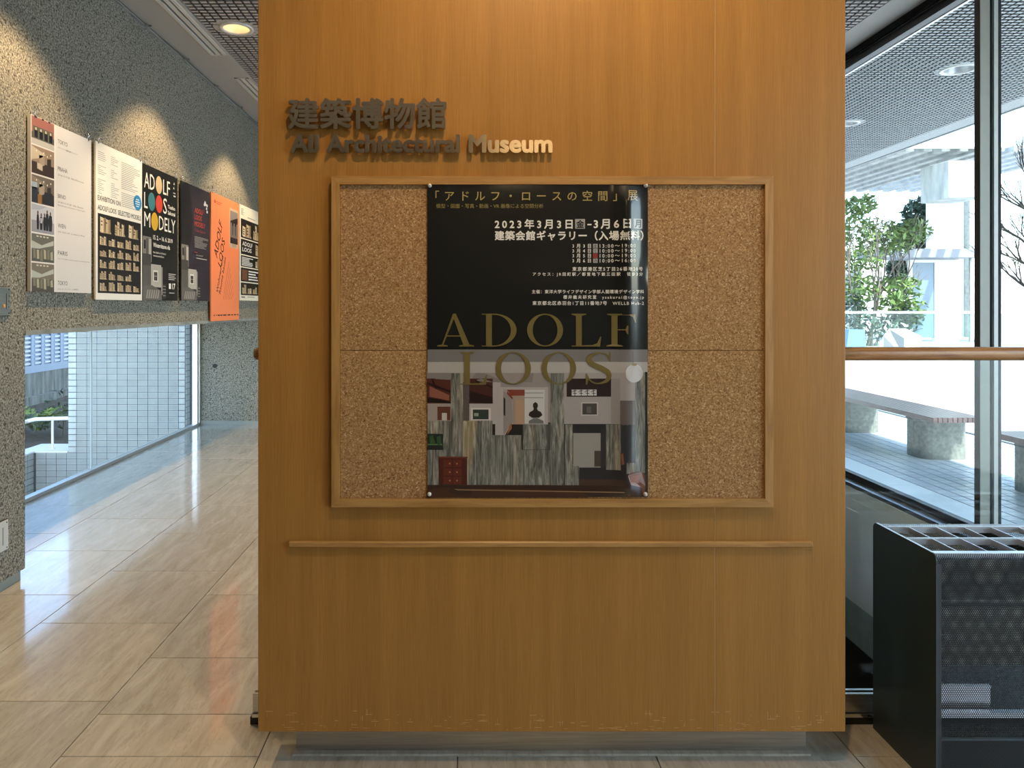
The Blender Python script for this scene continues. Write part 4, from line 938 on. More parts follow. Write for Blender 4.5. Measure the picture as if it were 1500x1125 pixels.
# ------------------------------------------------------------------ glass screen with handrail
t = empty('glass_balustrade', (1.2, 2.555, 0), label='glass balustrade with steel foot channel behind the partition, guarding the stairwell', category='balustrade')
b = MB(); b.box(XS + .02, XV - .005, 2.552, 2.562, .09, 1.31); b.build('glass_panel', M['glass'], t)
b = MB(); b.box(XS, XV - .005, 2.538, 2.550, .042, .108, bev=.001); b.box(XS, XV - .005, 2.564, 2.576, .042, .108, bev=.001); b.build('foot_channel', M['steel'], t)
b = MB(); b.box(XS, XV - .005, 2.530, 2.58, .028, .040); b.build('channel_lip', M['chrome'], t)
b = MB(); b.box(XS - .008, XV - .005, 2.535, 2.578, .0005, .028); b.build('channel_base', M['black'], t)
zr = PZ(518, 2.557); b = MB()
prof = [(2.557 + .030 * math.copysign(abs(math.cos(a)) ** .6, math.cos(a)), zr + .0245 * math.copysign(abs(math.sin(a)) ** .6, math.sin(a))) for a in [2 * PI * k / 20 for k in range(20)]]
n = len(prof); xs = [(XS, .35), (XS + .004, .7), (XS + .014, .93), (XS + .03, 1), (XV - .005, 1)]
vs_ = [(x, 2.557 + (q[0] - 2.557) * s_, zr + (q[1] - zr) * s_) for x, s_ in xs for q in prof]
b.add(vs_, [(i * n + k, i * n + (k + 1) % n, (i + 1) * n + (k + 1) % n, (i + 1) * n + k) for i in range(len(xs) - 1) for k in range(n)], 0, None, True)
b.add(vs_[:n], [list(range(n))]); b.add(vs_[-n:], [list(range(n))[::-1]]); fixnormals(b.build('handrail', M['rail'], t))

# ------------------------------------------------------------------ umbrella rack
UX0, UX1, UY0, UY1, UH = 1.455, 2.42, 2.178, 2.515, .735
t = empty('umbrella_rack', ((UX0 + UX1) / 2, (UY0 + UY1) / 2, 0), label='black perforated steel umbrella rack with an open slotted top beside the partition', category='umbrella stand')
def side(x):
    r = .022; pts = [(UY0, .0), (UY1, .0)] + [(UY1 - r + r * math.cos(a), UH - r + r * math.sin(a)) for a in [PI / 2 * k / 6 for k in range(7)]] + [(UY0 + r + r * math.cos(a), UH - r + r * math.sin(a)) for a in [PI / 2 + PI / 2 * k / 6 for k in range(7)]]
    b = MB(); b.prism(pts, 'x', x, x + .004); fixnormals(b.build('side_panel', M['rack'], t))
side(UX0); side(UX1 - .004)
def rim(pts, name, mat, w=.012, th=.004):
    b = MB(); b.box(*pts); b.build(name, mat, t)
a0, a1 = UX0 + .004, UX1 - .004
# rolled perforated lip front and back
def lip(yf, sgn, name):
    r = .022; b = MB(); pr = []
    for k in range(7): a = PI / 2 * k / 6; pr.append((yf + sgn * (r - r * math.cos(a)), UH - .003 - r + r * math.sin(a)))
    pr.append((yf + sgn * .038, UH - .003))
    b.add([(x, q[0], q[1]) for x in (a0, a1) for q in pr], [(k, k + 1, k + 1 + len(pr), k + len(pr)) for k in range(len(pr) - 1)], 0, None, True); b.build(name, M['perf'] if sgn > 0 else M['perf_lip_sheen'], t)
lip(UY0 + .002, 1, 'front_lip'); lip(UY1 - .002, -1, 'rear_lip')
b = MB(); b.add([(a0, UY0 + .002, .167), (a1, UY0 + .002, .167), (a1, UY0 + .002, UH - .025), (a0, UY0 + .002, UH - .025)], [(0, 1, 2, 3)]); b.build('front_sheet', M['perf'], t)
b = MB(); b.add([(a0, UY0 + .003, .03), (a1, UY0 + .003, .03), (a1, UY0 + .003, .167), (a0, UY0 + .003, .167)], [(0, 1, 2, 3)]); b.build('kick_sheet', M['perf'], t)
b = MB(); b.box(a0, a1, UY0 + .006, UY0 + .009, .02, .165); b.build('kick_plate', M['black'], t)
b = MB(); b.add([(a0, UY1 - .002, .02), (a1, UY1 - .002, .02), (a1, UY1 - .002, UH - .025), (a0, UY1 - .002, UH - .025)], [(0, 1, 2, 3)]); b.build('rear_sheet', M['perf'], t)
b = MB(); b.add([(a0, UY0 + .03, .585), (a1, UY0 + .03, .585), (a1, UY0 + .03, UH - .02), (a0, UY0 + .03, UH - .02)], [(0, 1, 2, 3)]); b.build('inner_band', M['perf2'], t)
b = MB(); b.box(a0, a1, UY0 + .004, UY0 + .010, .574, .584); b.box(a0, a1, UY0 + .002, UY0 + .008, .16, .172); b.build('cross_bar', M['rack'], t)
b = MB(); b.box(a0, a1, UY0 + .008, UY0 + .03, .226, .242, bev=.002); b.build('shelf_edge', M['rack_bar'], t)
b = MB(); b.box(a0, a1, UY0 + .03, UY1 - .006, .222, .226); b.build('drip_tray', M['rack'], t)
b = MB(); b.box(a0, a0 + .20, UY0 + .05, UY0 + .054, .226, .30); b.box(a0, a0 + .20, UY0 + .046, UY0 + .058, .30, .306); b.build('tray_divider', M['rack_bar'], t)
for xx in (a0, a1 - .012): b = MB(); b.box(xx, xx + .012, UY0, UY0 + .012, .01, UH - .03); b.build('corner_post', M['black'], t)
b = MB(); b.box(a0, a1, UY0 + .020, UY0 + .036, UH - .004, UH - .0015); b.build('top_strip', M['rack_bar'], t)
ym = (UY0 + UY1) / 2; zt0, zt1 = UH - .026, UH - .006
for yb_, nm in ((UY0 + .04, 'long_bar'), (ym, 'long_bar'), (UY1 - .044, 'long_bar')):
    b = MB(); b.box(a0, a1, yb_ - .004, yb_ + .004, zt0, UH - .003, bev=.001); b.build(nm, M['rack_bar'], t)
for row, (ya, yb) in enumerate(((UY0 + .045, ym - .005), (ym + .005, UY1 - .049))):
    for k in range(1, 10):
        b = MB(); b.box(a0 + k * .0957 - .0018, a0 + k * .0957 + .0018, ya, yb, zt0, zt1); b.build('short_bar', M['rack_bar'], t)
b = MB(); b.box(UX0 - .001, UX0 + .006, UY0 + .02, UY1 - .02, UH, UH + .0015); b.build('edge_strip', M['alu'], t)

# ------------------------------------------------------------------ room lamps and added glint panel
spot('partition_main_lamp', (.38, .95, H - .03), (.45, D, 1.0), SPOT_MAIN, 110, .8, size=.03)
spot('partition_lamp', (.30, 1.80, H - .05), (.30, 2.12, 1.2), SPOT_PANEL, 110, 1.0, size=.03)
for i, (x, y) in enumerate([(.30, 1.80)]): downlight(x, y, 'round downlight above the front of the partition, out of view', None)
for x, y in [(.3, -1.2), (-1.2, 1.0), (1.9, 1.0)]:
    spot('lobby_lamp', (x, y, H - .05), (x, y + .2, 0), SPOT_ROOM, 120, .8, size=.08)
t = empty('unseen_glint_panel', (.9, -4.8, H), label='unseen glowing panel added behind the viewer for the glint on the sign letters', category='ceiling light')  # added glow panel, mirrored as the gold glint in the letters
b = MB(); b.box(.43, 1.45, -5.5, -4.1, H - .02, H - .001); b.build('diffuser', M['glint_glow'], t)
b = MB(); b.box(.40, .43, -5.53, -4.07, H - .03, H - .001); b.box(1.45, 1.48, -5.53, -4.07, H - .03, H - .001); b.box(.43, 1.45, -5.53, -5.5, H - .03, H - .001); b.box(.43, 1.45, -4.1, -4.07, H - .03, H - .001); b.build('frame', M['white_metal'], t)

# ------------------------------------------------------------------ outdoors, right
g = MB(); g.box(3.335, 300, -300, 300, -.3, -.012); ground = g.build('ground', M['pave_joint'], **S)
g = MB(); g.box(6.02, 300, -300, 300, -.012, 0.0); g.box(3.81, 6.02, -20, 3.597, -.012, 0); g.box(3.81, 6.02, 11.6, 90, -.012, 0); g.build('plaza_paving', M['plaza'], ground)
for k in range(-9, 12):
    ya = 5.93 + (k - 4) * 1.2 ; g = MB(); g.box(3.336, 3.806, ya + .003, ya + 1.197, -.012, 0, bev=.002); g.build('kerb_slab', M['pave_slab'], ground)
px_, py2 = .125, .104; tm = MB(); tm.box(.006, px_ - .006, .0055, py2 - .0055, -.012, 0, bev=.0015); tmesh = tm.mesh('paving_tile', M['pave'])
cells = []
for i in range(17):
    for j in range(78):
        x, y = 3.812 + i * px_, 3.6 + j * py2; r = (x + .06) / (y + .05)
        vis = (.535 < r < .725) or (.755 < r < .80)
        cells.append((0 if vis else 1, y if vis else 0, x, y))
cells.sort(); far = MB()
for n_, (v_, _, x, y) in enumerate(cells):
    if n_ < 298 and v_ == 0: inst('paving_tile', tmesh, (x, y, 0), ground)
    else: far.box(x + .006, x + px_ - .006, y + .0055, y + py2 - .0055, -.012, 0)
far.build('paving_tiles', M['pave'], ground, kind='stuff')

def bench(ya, yb, legs, label):
    sx0, sx1 = 4.43, 4.95; sh = .448
    t = empty('bench', ((sx0 + sx1) / 2, (ya + yb) / 2, 0), label=label, category='bench', group='slatted benches under the canopy')
    nsl = 11; pw = (sx1 - sx0) / nsl
    for i in range(nsl): b = MB(); b.box(sx0 + i * pw + .0045, sx0 + (i + 1) * pw - .0045, ya, yb, sh - .05, sh, bev=.003); b.build('slat', M['slat'], t)
    for ly in legs:
        pts = []; w2, d2_ = .235, .17; cx_ = 4.725
        for k in range(28):
            a = 2 * PI * k / 28; e = .35; c_, s_ = math.cos(a), math.sin(a)
            pts.append((cx_ + w2 * math.copysign(abs(c_) ** e, c_), ly + d2_ * math.copysign(abs(s_) ** .8, s_)))
        b = MB(); b.prism(pts, 'z', 0.0, sh - .075); fixnormals(b.build('leg', M['conc_leg'], t))
        b = MB(); b.box(sx0 + .03, sx1 - .03, ly - .06, ly + .06, sh - .075, sh - .051); b.build('bearer', M['frame_dark'], t)
bench(6.68, 9.5, (7.08, 8.55), 'slatted red-brown bench on concrete blocks, seen left of the dark mullion')
bench(3.3, 5.98, (3.9, 5.67), 'slatted red-brown bench on concrete blocks, cut off at the right edge beyond the mullion')

# outdoor balustrade at the courtyard edge
YBAL = 25.0
t = empty('courtyard_balustrade', (18, YBAL, 0), label='long low glass balustrade with white top rail across the sunny courtyard', category='balustrade')
b = MB(); b.box(12, 26, YBAL - .03, YBAL + .03, PZ(459, YBAL), PZ(456, YBAL)); b.build('top_rail', M['white'], t)
for k in range(7): b = MB(); b.box(12.02 + k * 2, 13.98 + k * 2, YBAL - .008, YBAL + .008, .03, PZ(459, YBAL)); b.build('glass_panel', M['glass_green'], t)
for x in (1378.5, 1477.5):
    b = MB(); c = (PX(x, YBAL), YBAL - .03, PZ(493, YBAL)); b.tube([(c[0], c[1], c[2]), (c[0], c[1] - .02, c[2])], .055, 16); b.build('glass_clamp', M['white'], t)

# ---- foliage helpers
def leaves(name, mat, parent, blobs, n, size, rnd):
    b = MB()
    for i in range(n):
        cx_, cy_, cz_, rx, ry, rz = rnd.choice(blobs)
        while True:
            u = [rnd.uniform(-1, 1) for _ in range(3)]
            l = math.sqrt(sum(q * q for q in u))
            if .35 < l < 1: break
        c = Vector((cx_ + u[0] * rx, cy_ + u[1] * ry, cz_ + u[2] * rz)); s_ = size * rnd.uniform(.6, 1.25)
        d = Vector((rnd.uniform(-1, 1), rnd.uniform(-1, 1), rnd.uniform(-.9, .3))).normalized(); w = d.cross(Vector((rnd.uniform(-1, 1), rnd.uniform(-1, 1), 1))).normalized(); nn = d.cross(w)
        b.add([c - d * s_, c - w * s_ * .36 + nn * s_ * .08, c + d * s_, c + w * s_ * .36 + nn * s_ * .08, c], [(0, 1, 4), (1, 2, 4), (2, 3, 4), (3, 0, 4)])
    return b.build(name, mat, parent, kind='stuff')
def branch(b, p0, d, l, r, depth, rnd, spread=.5, up=.12):
    p1 = p0 + d * l; mid = p0 + d * l * .5 + Vector((rnd.uniform(-1, 1), rnd.uniform(-1, 1), rnd.uniform(-1, 1))) * l * .06
    b.tube([p0, mid, p1], [r, r * .85, r * .68], 6, caps=False)
    if depth == 0: return
    for k in range(rnd.choice([2, 3])):
        nd = (d + Vector((rnd.uniform(-1, 1), rnd.uniform(-1, 1), rnd.uniform(-.6, .9))) * spread + Vector((0, 0, up))).normalized()
        branch(b, p1 if k < 2 else mid, nd, l * rnd.uniform(.62, .85), r * .62, depth - 1, rnd, spread, up)
def pp(x, y, d): return (PX(x, d), d, PZ(y, d))
rnd = random.Random(21)
dt = 27.0
t = empty('broadleaf_tree', pp(1272, 505, dt), label='bright green broadleaf tree behind the courtyard balustrade at left of the window', category='tree')
b = MB()
for k, (x, dd) in enumerate([(1266, (-.15, 0, 1)), (1276, (.2, .1, 1)), (1271, (.05, -.2, 1)), (1282, (.45, 0, 1))]):
    base = Vector(pp(x, 506, dt)); base.z = 0; branch(b, base, Vector(dd).normalized(), 1.7, .06, 4, rnd, .42)
b.build('branches', M['bark'], t)
S_ = dt / F
def blob(x, y, rx, ry, d=dt, rd=1.0): c = pp(x, y, d); return (c[0], c[1], c[2], rx * d / F, rd, ry * d / F)
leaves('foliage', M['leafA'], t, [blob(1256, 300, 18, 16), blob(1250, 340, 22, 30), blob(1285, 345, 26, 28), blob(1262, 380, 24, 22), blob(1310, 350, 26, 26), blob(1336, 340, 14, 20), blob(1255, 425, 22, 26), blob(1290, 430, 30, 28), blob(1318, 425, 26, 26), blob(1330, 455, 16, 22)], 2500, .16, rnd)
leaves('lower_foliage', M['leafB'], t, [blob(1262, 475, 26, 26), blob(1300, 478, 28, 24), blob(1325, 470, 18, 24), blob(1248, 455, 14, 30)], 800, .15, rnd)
t = empty('evergreen_tree', pp(1345, 470, 37), label='dark blue-green evergreen standing behind the white canopy wall', category='tree')
b = MB(); base = Vector(pp(1335, 500, 36)); base.z = 0; branch(b, base, Vector((0, 0, 1)), 2.0, .10, 3, rnd, .3); b.build('branches', M['bark'], t)
leaves('foliage', M['leafB'], t, [blob(1347, 312, 20, 24, 37), blob(1352, 340, 16, 26, 37), blob(1334, 345, 22, 26, 37), blob(1322, 395, 20, 20, 37), blob(1325, 420, 18, 40, 37)], 4200, .20, rnd)
M['twig'] = simple('dark_twig', (.015, .012, .010), .9)
t = empty('bare_tree', (PX(1540, 19), 19, 0), label='leafless tree with thin dark twigs right of the mullion', category='tree')
b = MB(); rb = random.Random(4)
branch(b, Vector((PX(1540, 19), 19, 0)), Vector((-.05, 0, 1)), 1.9, .07, 1, rb, .1)
for y0, dd in [(430, (-.9, .1, .55)), (400, (-1, -.1, .6)), (370, (-.9, .1, .75)), (330, (-.8, 0, .9)), (300, (-.5, 0, 1))]:
    branch(b, Vector(pp(1522, y0, 19)), Vector(dd).normalized(), .6, .042, 5, rb, .38, .05)
b.build('branches', M['twig'], t)
# plinths in the courtyard
t = empty('courtyard_plinth', pp(1332, 507, 21), label='white slanted box plinth with a dark side before the courtyard balustrade', category='plinth')
q = [pp(1311, 508, 21), pp(1311, 491, 21), pp(1320, 482, 21), pp(1340, 482, 21), pp(1350, 492, 21), pp(1347, 508, 21)]
for i_ in range(1):
    b = MB(); zz0 = 0.0; A = pp(1311, 500, 21); 
    xa, xb, xc, xd = PX(1309, 21), PX(1322, 21), PX(1342, 21), PX(1351, 21); zt = PZ(482, 21); zm = PZ(493, 21)
    b.add([(xa, 21.5, 0), (xb + .06, 21, 0), (xb + .06, 21, zm - .05), (xb - .1, 21.5, zt), (xa, 21.5, zm)], [(0, 1, 2, 3, 4)], 1)
    b.add([(xb + .06, 21, 0), (xd - .05, 21, 0), (xd, 21, zm), (xc, 21.5, zt), (xb - .1, 21.5, zt), (xb + .06, 21, zm - .05)], [(0, 1, 2, 5), (5, 2, 3, 4)], 0)
    b.add([(xd - .05, 21, 0), (xd - .05, 22, 0), (xd, 22, zm), (xd, 21, zm)], [(0, 1, 2, 3)], 0); b.add([(xa, 21.5, 0), (xa, 22, 0), (xd - .05, 22, 0), (xd, 22, zm), (xc, 21.5, zt), (xb - .1, 21.5, zt), (xa, 21.5, zm)], [(0, 6, 5, 4, 3, 2, 1)], 0)
    b.build('plinth_box', [M['white'], M['frame_grey']], t)
b = MB(); x0, x1 = PX(1238, 21), PX(1266, 21); b.prism([(x0 + .0, 0), (x1 + .1, 0), (x1, PZ(483, 21)), (x0 + .12, PZ(483, 21))], 'y', 21, 21.5)
fixnormals(b.build('covered_box', M['blue'], org=(x0, 21, 0), label='box under a blue sheet in the courtyard beside the green tree', category='box'))

# pavilion behind the courtyard: canopy, door, white wall, post
dv = 30.0
t = empty('pavilion', pp(1370, 500, dv), label='white pavilion with flat canopy slab and frosted blue door across the courtyard', category='building')
b = MB(); b.box(PX(1278, dv), PX(1417, dv), dv - .6, dv + 1.2, PZ(379, dv), PZ(366, dv), bev=.02); b.build('canopy', M['canopy'], t)
b = MB(); b.box(PX(1376, dv), PX(1412, dv), dv + .3, dv + .5, 0, PZ(380, dv)); b.build('wall_panel', M['white'], t)
b = MB(); b.box(PX(1337, dv), PX(1341, dv), dv + .2, dv + .35, 0, PZ(380, dv)); b.box(PX(1374, dv), PX(1378, dv), dv + .2, dv + .35, 0, PZ(380, dv)); b.box(PX(1341, dv), PX(1374, dv), dv + .2, dv + .35, PZ(384, dv), PZ(380, dv)); b.build('door_frame', M['white'], t)
b = MB(); b.box(PX(1341, dv), PX(1374, dv), dv + .25, dv + .32, PZ(495, dv), PZ(384, dv)); b.build('door_leaf', M['door_blue'], t)
b = MB(); b.box(PX(1411.5, dv), PX(1413.5, dv), dv - .4, dv - .3, 0, PZ(379, dv)); b.build('post', M['conc'], t)
b = MB(); b.box(PX(1275, dv), PX(1300, dv), dv + 2, dv + 2.4, 0, PZ(385, dv)); b.build('side_wall', M['conc_pale'], t)
dw = 34.8
t = empty('white_building', (PX(1400, dw), dw, 0), label='tall blank white building wall behind the pavilion', category='building')
b = MB(); b.box(PX(1368, dw), PX(1412, dw), dw, dw + .6, 0, 9.5); b.build('wall', M['white'], t)
b = MB(); b.box(PX(1412, dw), PX(1417.5, dw), dw - .4, dw, 0, 9.0); b.build('column', M['conc'], t)
b = MB(); b.box(PX(1417.5, dw), PX(1475, dw), dw + .2, dw + .6, 0, 9.5); b.build('wall', M['white'], t)
dq = 24.0
t = empty('upper_gallery', (PX(1400, dq), dq + 3, PZ(290, dq)), label='raised gallery with ribbed underside and concrete end block above the courtyard', category='building')
b = MB(); zc = PZ(289, dq); b.box(PX(1390, dq), PX(1445, dq), dq, dq + 1.5, zc, PZ(235, dq), bev=.02); b.build('concrete_block', M['conc_pale'], t)
for x, y in ((1400, 239), (1418, 239), (1400, 259), (1418, 259), (1400, 280)):
    b = MB(); c = pp(x, y, dq); b.tube([(c[0], dq + .01, c[2]), (c[0], dq - .004, c[2])], .022, 8); b.build('tie_hole', M['conc_dark'], t)
ds = 26.0; zc = PZ(238, 34)
b = MB(); b.box(PX(1255, 24), PX(1480, 24), 24.0, 24.3, PZ(215, 24), PZ(209, 24)); b.box(PX(1240, 24), PX(1480, 24), 24.3, 33, PZ(215, 24) + .12, PZ(209, 24)); b.build('roof_slab', M['white'], t)
for k in range(14):
    x = PX(1255, 24) + k * .62; b = MB(); b.box(x, x + .28, 24.3, 33, PZ(215, 24) - .08, PZ(215, 24) + .119); b.build('rib', M['conc_pale'], t)
# concrete wall at right
dr = 29.0
b = MB(); b.box(PX(1462, dr), PX(1560, dr), dr, dr + .3, 0, PZ(398, dr))
b.build('courtyard_wall', M['conc_pale'], org=(PX(1500, dr), dr, 0), label='pale stained concrete wall beyond the bare tree at the right edge', category='wall')
b = MB(); b.box(PX(1230, 44), PX(1530, 44), 44, 46, 0, PZ(392, 44)); b.build('distant_building', M['white'], org=(PX(1290, 44), 44, 0), label='low pale building glimpsed between the leaves of the green tree', category='building')

# ------------------------------------------------------------------ outdoors, left: tiled wall, fence, planting
TZ = 9.3
tw, thh = .1339, .0795
tx1 = PX(271.7, TZ)
tl = MB(); tl.box(PX(100.1, TZ), tx1, TZ, TZ + .26, -1.6, 6.0); tl.box(PX(50, TZ) - 0, PX(99.5, TZ), TZ, TZ + .5, -1.6, PZ(663, TZ)); tl.box(PX(50, TZ) - .2, PX(50, TZ), 7.6, TZ + .5, -1.6, PZ(663, TZ))
tiled = tl.build('tiled_wall', M['wgrout'], org=(PX(180, TZ), TZ, -1.6), label='outdoor wall clad in white diagonal-ribbed tiles beyond the low left window', category='wall')
tiled['kind'] = 'structure'
for k_ in ('label', 'category'): del tiled[k_]
def tile_mesh(diag, w=tw, h=thh):
    b = MB(); g_ = .0045
    if not diag: b.box(g_, w - g_, -.011, 0, g_, h - g_, bev=.0015); return b.mesh('wall_tile', [M['wtile'], M['wgroove_shade']])
    b.box(g_, w - g_, -.006, 0, g_, h - g_, 1); m_ = .007
    for q in ((g_, w - g_, g_, g_ + m_), (g_, w - g_, h - g_ - m_, h - g_), (g_, g_ + m_, g_ + m_, h - g_ - m_), (w - g_ - m_, w - g_, g_ + m_, h - g_ - m_)): b.box(q[0], q[1], -.011, -.006, q[2], q[3], 0)
    x0, x1, z0, z1 = g_ + m_ + .001, w - g_ - m_ - .001, g_ + m_, h - g_ - m_; xm, zm = w / 2, h / 2
    for k in range(-4, 5):
        c = k * .0225; A = []
        # sheared strip clipped to the tile field
        poly = [(xm + c - .0066 + (z0 - zm) * diag, z0), (xm + c + .0066 + (z0 - zm) * diag, z0), (xm + c + .0066 + (z1 - zm) * diag, z1), (xm + c - .0066 + (z1 - zm) * diag, z1)]
        for sgn, lim in ((1, x0), (-1, x1)):
            out = []
            for n_, p_ in enumerate(poly):
                q_ = poly[(n_ + 1) % len(poly)]; ip, iq = sgn * (p_[0] - lim) >= 0, sgn * (q_[0] - lim) >= 0
                if ip: out.append(p_)
                if ip != iq: t_ = (lim - p_[0]) / (q_[0] - p_[0]); out.append((lim, p_[1] + t_ * (q_[1] - p_[1])))
            poly = out
            if not poly: break
        if len(poly) > 2: b.prism(poly, 'y', -.011, -.006, 0)
    return b.mesh('wall_tile', [M['wtile'], M['wgroove_shade']])
TM = {1: tile_mesh(1), -1: tile_mesh(-1)}; corner = tile_mesh(0, .1132); part = tile_mesh(0, tx1 - PX(97.9, TZ) - 11 * tw); ret = MB(); ret.box(-.010, 0.004, .0045, .12, .0045, thh - .0045); retm = ret.mesh('wall_tile', M['wtile'])
ncol = 12; xstart = PX(97.9, TZ); stuff = MB(); cnt = 0
toprow = int((1.36 + 1.2) / thh)
def bottom_vis(x): d_ = TZ; xi = CX + x / d_ * F; return PZ(734 - .4444 * (xi - 38), d_)
topz = PZ(663, TZ)
for r in range(0, 90):
    z = topz - 9 * thh + r * thh
    for c in range(-4, ncol):
        x = xstart + c * tw
        if c < 0 and z + thh > topz + .01: continue
        if x < PX(50, TZ) - .001: continue
        vis = z + thh > bottom_vis(x + tw) - .02 and z < 1.27
        d_ = 1 if (r + c) % 2 else -1
        if c == 0 and z >= topz - .01:
            if vis: inst('wall_tile', corner, (x + .0207, TZ, z), tiled); cnt += 1
            else: stuff.box(x + .0252, x + tw - .0045, TZ - .010, TZ, z + .0045, z + thh - .0045)
            continue
        if c == 11:
            if vis: inst('wall_tile', part, (x, TZ, z), tiled); cnt += 1
            else: stuff.box(x + .0045, tx1 - .0045, TZ - .010, TZ, z + .0045, z + thh - .0045)
            continue
        if vis and cnt < 299: inst('wall_tile', TM[d_], (x, TZ, z), tiled); cnt += 1
        else: stuff.box(x + .0045, x + tw - .0045, TZ - .010, TZ, z + .0045, z + thh - .0045)
    stuff.box(tx1, tx1 + .010, TZ + .004, TZ + .12, z + .0045 + thh / 2, z + 1.5 * thh - .0045) if z > -1.5 and z < 5.8 else None
    if z + thh < topz + .01:
        for k in range(9): stuff.box(PX(50, TZ), PX(50, TZ) + .01, TZ - .02 - (k + 1) * tw + .0045, TZ - .02 - k * tw - .0045, z + .0045, z + thh - .0045)
stuff.build('wall_tiles', M['wtile'], tiled, kind='stuff')
b = MB(); b.box(PX(50, TZ) - .2, PX(99.4, TZ), TZ - .012, TZ + .5, topz, topz + .02); b.box(PX(50, TZ) - .2, PX(50, TZ) + .012, 7.6, TZ - .012, topz, topz + .02); b.build('coping', M['white'], tiled)
b = MB(); b.box(tx1 + .02, -3.45, TZ + .3, TZ + .6, -1.6, 6); b.build('return_wall', M['wtile'], tiled)
# handrail on parapet
hy = TZ + .15
t = empty('parapet_handrail', pp(77, 655, hy), label='white tubular handrail on the tiled parapet outside the low window', category='handrail')
b = MB(); b.tube([pp(40, 617, hy), pp(52, 614, hy), pp(104, 612.5, hy)], .026, 12); b.tube([pp(40, 617, hy), (PX(40, hy), hy - 1.2, PZ(617, hy))], .026, 12); b.build('top_tube', M['white_metal'], t)
b = MB(); c = pp(77, 614, hy); b.tube([(c[0], hy, topz + .02), (c[0], hy, c[2])], .016, 10); b.build('post', M['white_metal'], t)
b = MB(); b.lathe([(.001, .006), (.035, .006), (.035, 0)], (c[0], hy, topz + .02), 14); b.build('foot_plate', M['white_metal'], t)
# boundary wall, fence, soil, plants
XF = -7.6
b = MB(); b.box(XF - .2, XF, 8, 20, -1.6, .33); b.box(XF, XF + .09, 8, 20, -1.6, -.07)
b.build('boundary_wall', M['conc_dark'], org=(XF, 12, -1.6), label='streaked concrete boundary wall under the blue-grey louvered fence', category='wall')
t = empty('louver_fence', (XF, 13, .33), label='blue-grey louvered metal fence on top of the boundary wall', category='fence')
b = MB(); b.box(XF - .06, XF + .01, 8, 20, .33, .46); b.build('bottom_rail', M['louver'], t)
b = MB(); b.box(XF - .06, XF + .01, 8, 20, 2.74, 2.8); b.build('top_rail', M['louver'], t)
pn = MB(); pn.box(-.05, -.02, 0, .27, 0, 2.28); pn.box(-.02, .012, .185, .27, 0, 2.28); pm = pn.mesh('fence_post', M['louver'])
bl = MB()
for k in range(30): bl.box(-.018, .004, .01, .18, .02 + k * .075, .055 + k * .075)
bmh = bl.mesh('louver_blades', M['louver_light'])
for k in range(40):
    y = 8.0 + k * .3; inst('fence_panel', pm, (XF, y, .46), t); inst('louver_blades', bmh, (XF, y, .46), t)
b = MB(); b.add([(XF + .1, 9.85, -.30), (XF + .1, 16, -.1), (-5.3, 16, -.9), (-5.3, 9.85, -.62), (XF + .1, 9.85, -1.6), (-5.3, 9.85, -1.6), (-5.3, 16, -1.6), (XF + .1, 16, -1.6)], [(0, 3, 2, 1), (0, 4, 5, 3), (3, 5, 6, 2), (2, 6, 7, 1), (1, 7, 4, 0), (4, 7, 6, 5)])
b.build('planting_bed', M['soil'], org=(-6.5, 12, -1.6), label='dark sloping planting bed between the parapet and the boundary wall', category='planting bed')
rf = random.Random(31)
t = empty('fern_shrub', (PX(55, 10.8), 10.8, -.4), label='bright yellow-green arching shrub outside the low window at far left', category='shrub')
b = MB()
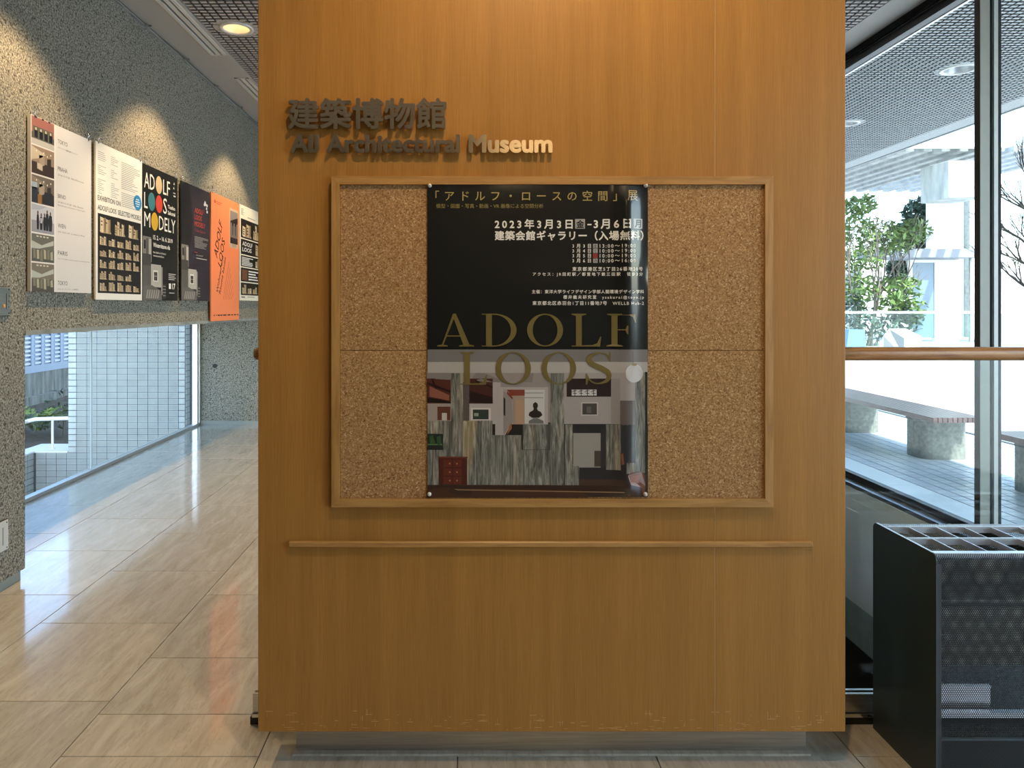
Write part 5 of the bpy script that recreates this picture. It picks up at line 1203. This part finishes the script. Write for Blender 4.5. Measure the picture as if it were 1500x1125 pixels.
for k in range(46):
    a = rf.uniform(0, 2 * PI); L_ = rf.uniform(.35, .7); base = Vector((PX(55, 10.8), 10.8, -.45)); e_l = [base + Vector((math.cos(a) * L_ * s_, math.sin(a) * L_ * s_ * .5, L_ * (1.3 * s_ - .75 * s_ * s_))) for s_ in [i / 7 for i in range(8)]]
    for i in range(1, 8):
        d_ = (e_l[i] - e_l[i - 1]).normalized(); sd_ = d_.cross(Vector((0, 0, 1))).normalized()
        for sg in (-1, 1):
            c = e_l[i]; tip = c + (sd_ * sg * .8 + d_ * .6) * .10; b.add([c, c + d_ * .03 + sd_ * sg * .04, tip, c - d_ * .02 + sd_ * sg * .04], [(0, 1, 2, 3)])
b.build('fronds', M['leafC'], t, kind='stuff')
t = empty('leafy_shrub', (PX(92, 11), 11, -.5), label='dark green leafy shrub beside the tiled wall outside the low window', category='shrub')
leaves('foliage', M['leafB'], t, [(PX(94, 11), 11, PZ(592, 11), .28, .3, .28), (PX(85, 11), 11, PZ(612, 11), .45, .3, .2), (PX(50, 10.6), 10.6, PZ(618, 10.6), .3, .3, .12)], 380, .05, rf)
b = MB(); base = Vector((PX(92, 11), 11, -.5)); branch(b, base, Vector((0, 0, 1)), .3, .012, 2, rf, .5); b.build('branches', M['bark'], t)
g = MB(); g.box(-80, -3.3, -20, 60, -1.75, -1.6); g.build('garden_ground', M['pave_slab'], **S)

# ------------------------------------------------------------------ tidy
# pieces that belong to a part hang under that part (thing > part > sub-part)
SUB = {'stud': 'letter', 'screw': 'cover_plate', 'button': 'cover_plate', 'rocker': 'cover_plate', 'rocker_gap': 'cover_plate', 'slot': 'cover_plate',
       'pin_point': 'pin_head', 'groove': 'track', 'bracket': 'track', 'foot_plate': 'post', 'tray_divider': 'drip_tray', 'bulb': 'reflector',
       'hook': 'board', 'scuff_marks': 'veneer_panel', 'plinth_base': 'plinth', 'channel_lip': 'foot_channel', 'channel_base': 'foot_channel', 'kick_plate': 'kick_sheet'}
base = lambda o: o.name.split('.')[0]
for o in list(bpy.data.objects):
    p_ = o.parent
    if p_ is None or base(o) not in SUB or p_.parent is not None: continue
    cand = [c for c in p_.children if base(c) == SUB[base(o)]]
    if not cand: continue
    if base(o) == 'stud':
        ox_ = o.data.vertices[0].co.x
        def gap(c):
            xs_ = [v.co.x for v in c.data.vertices]; return max(min(xs_) - ox_, ox_ - max(xs_), 0)
        c = min(cand, key=gap)
    else: c = cand[0]
    o.parent = c; o.location = o.location - c.location
bpy.data.objects.remove(_to)
for o in bpy.data.objects:
    if '_o' in o: del o['_o']
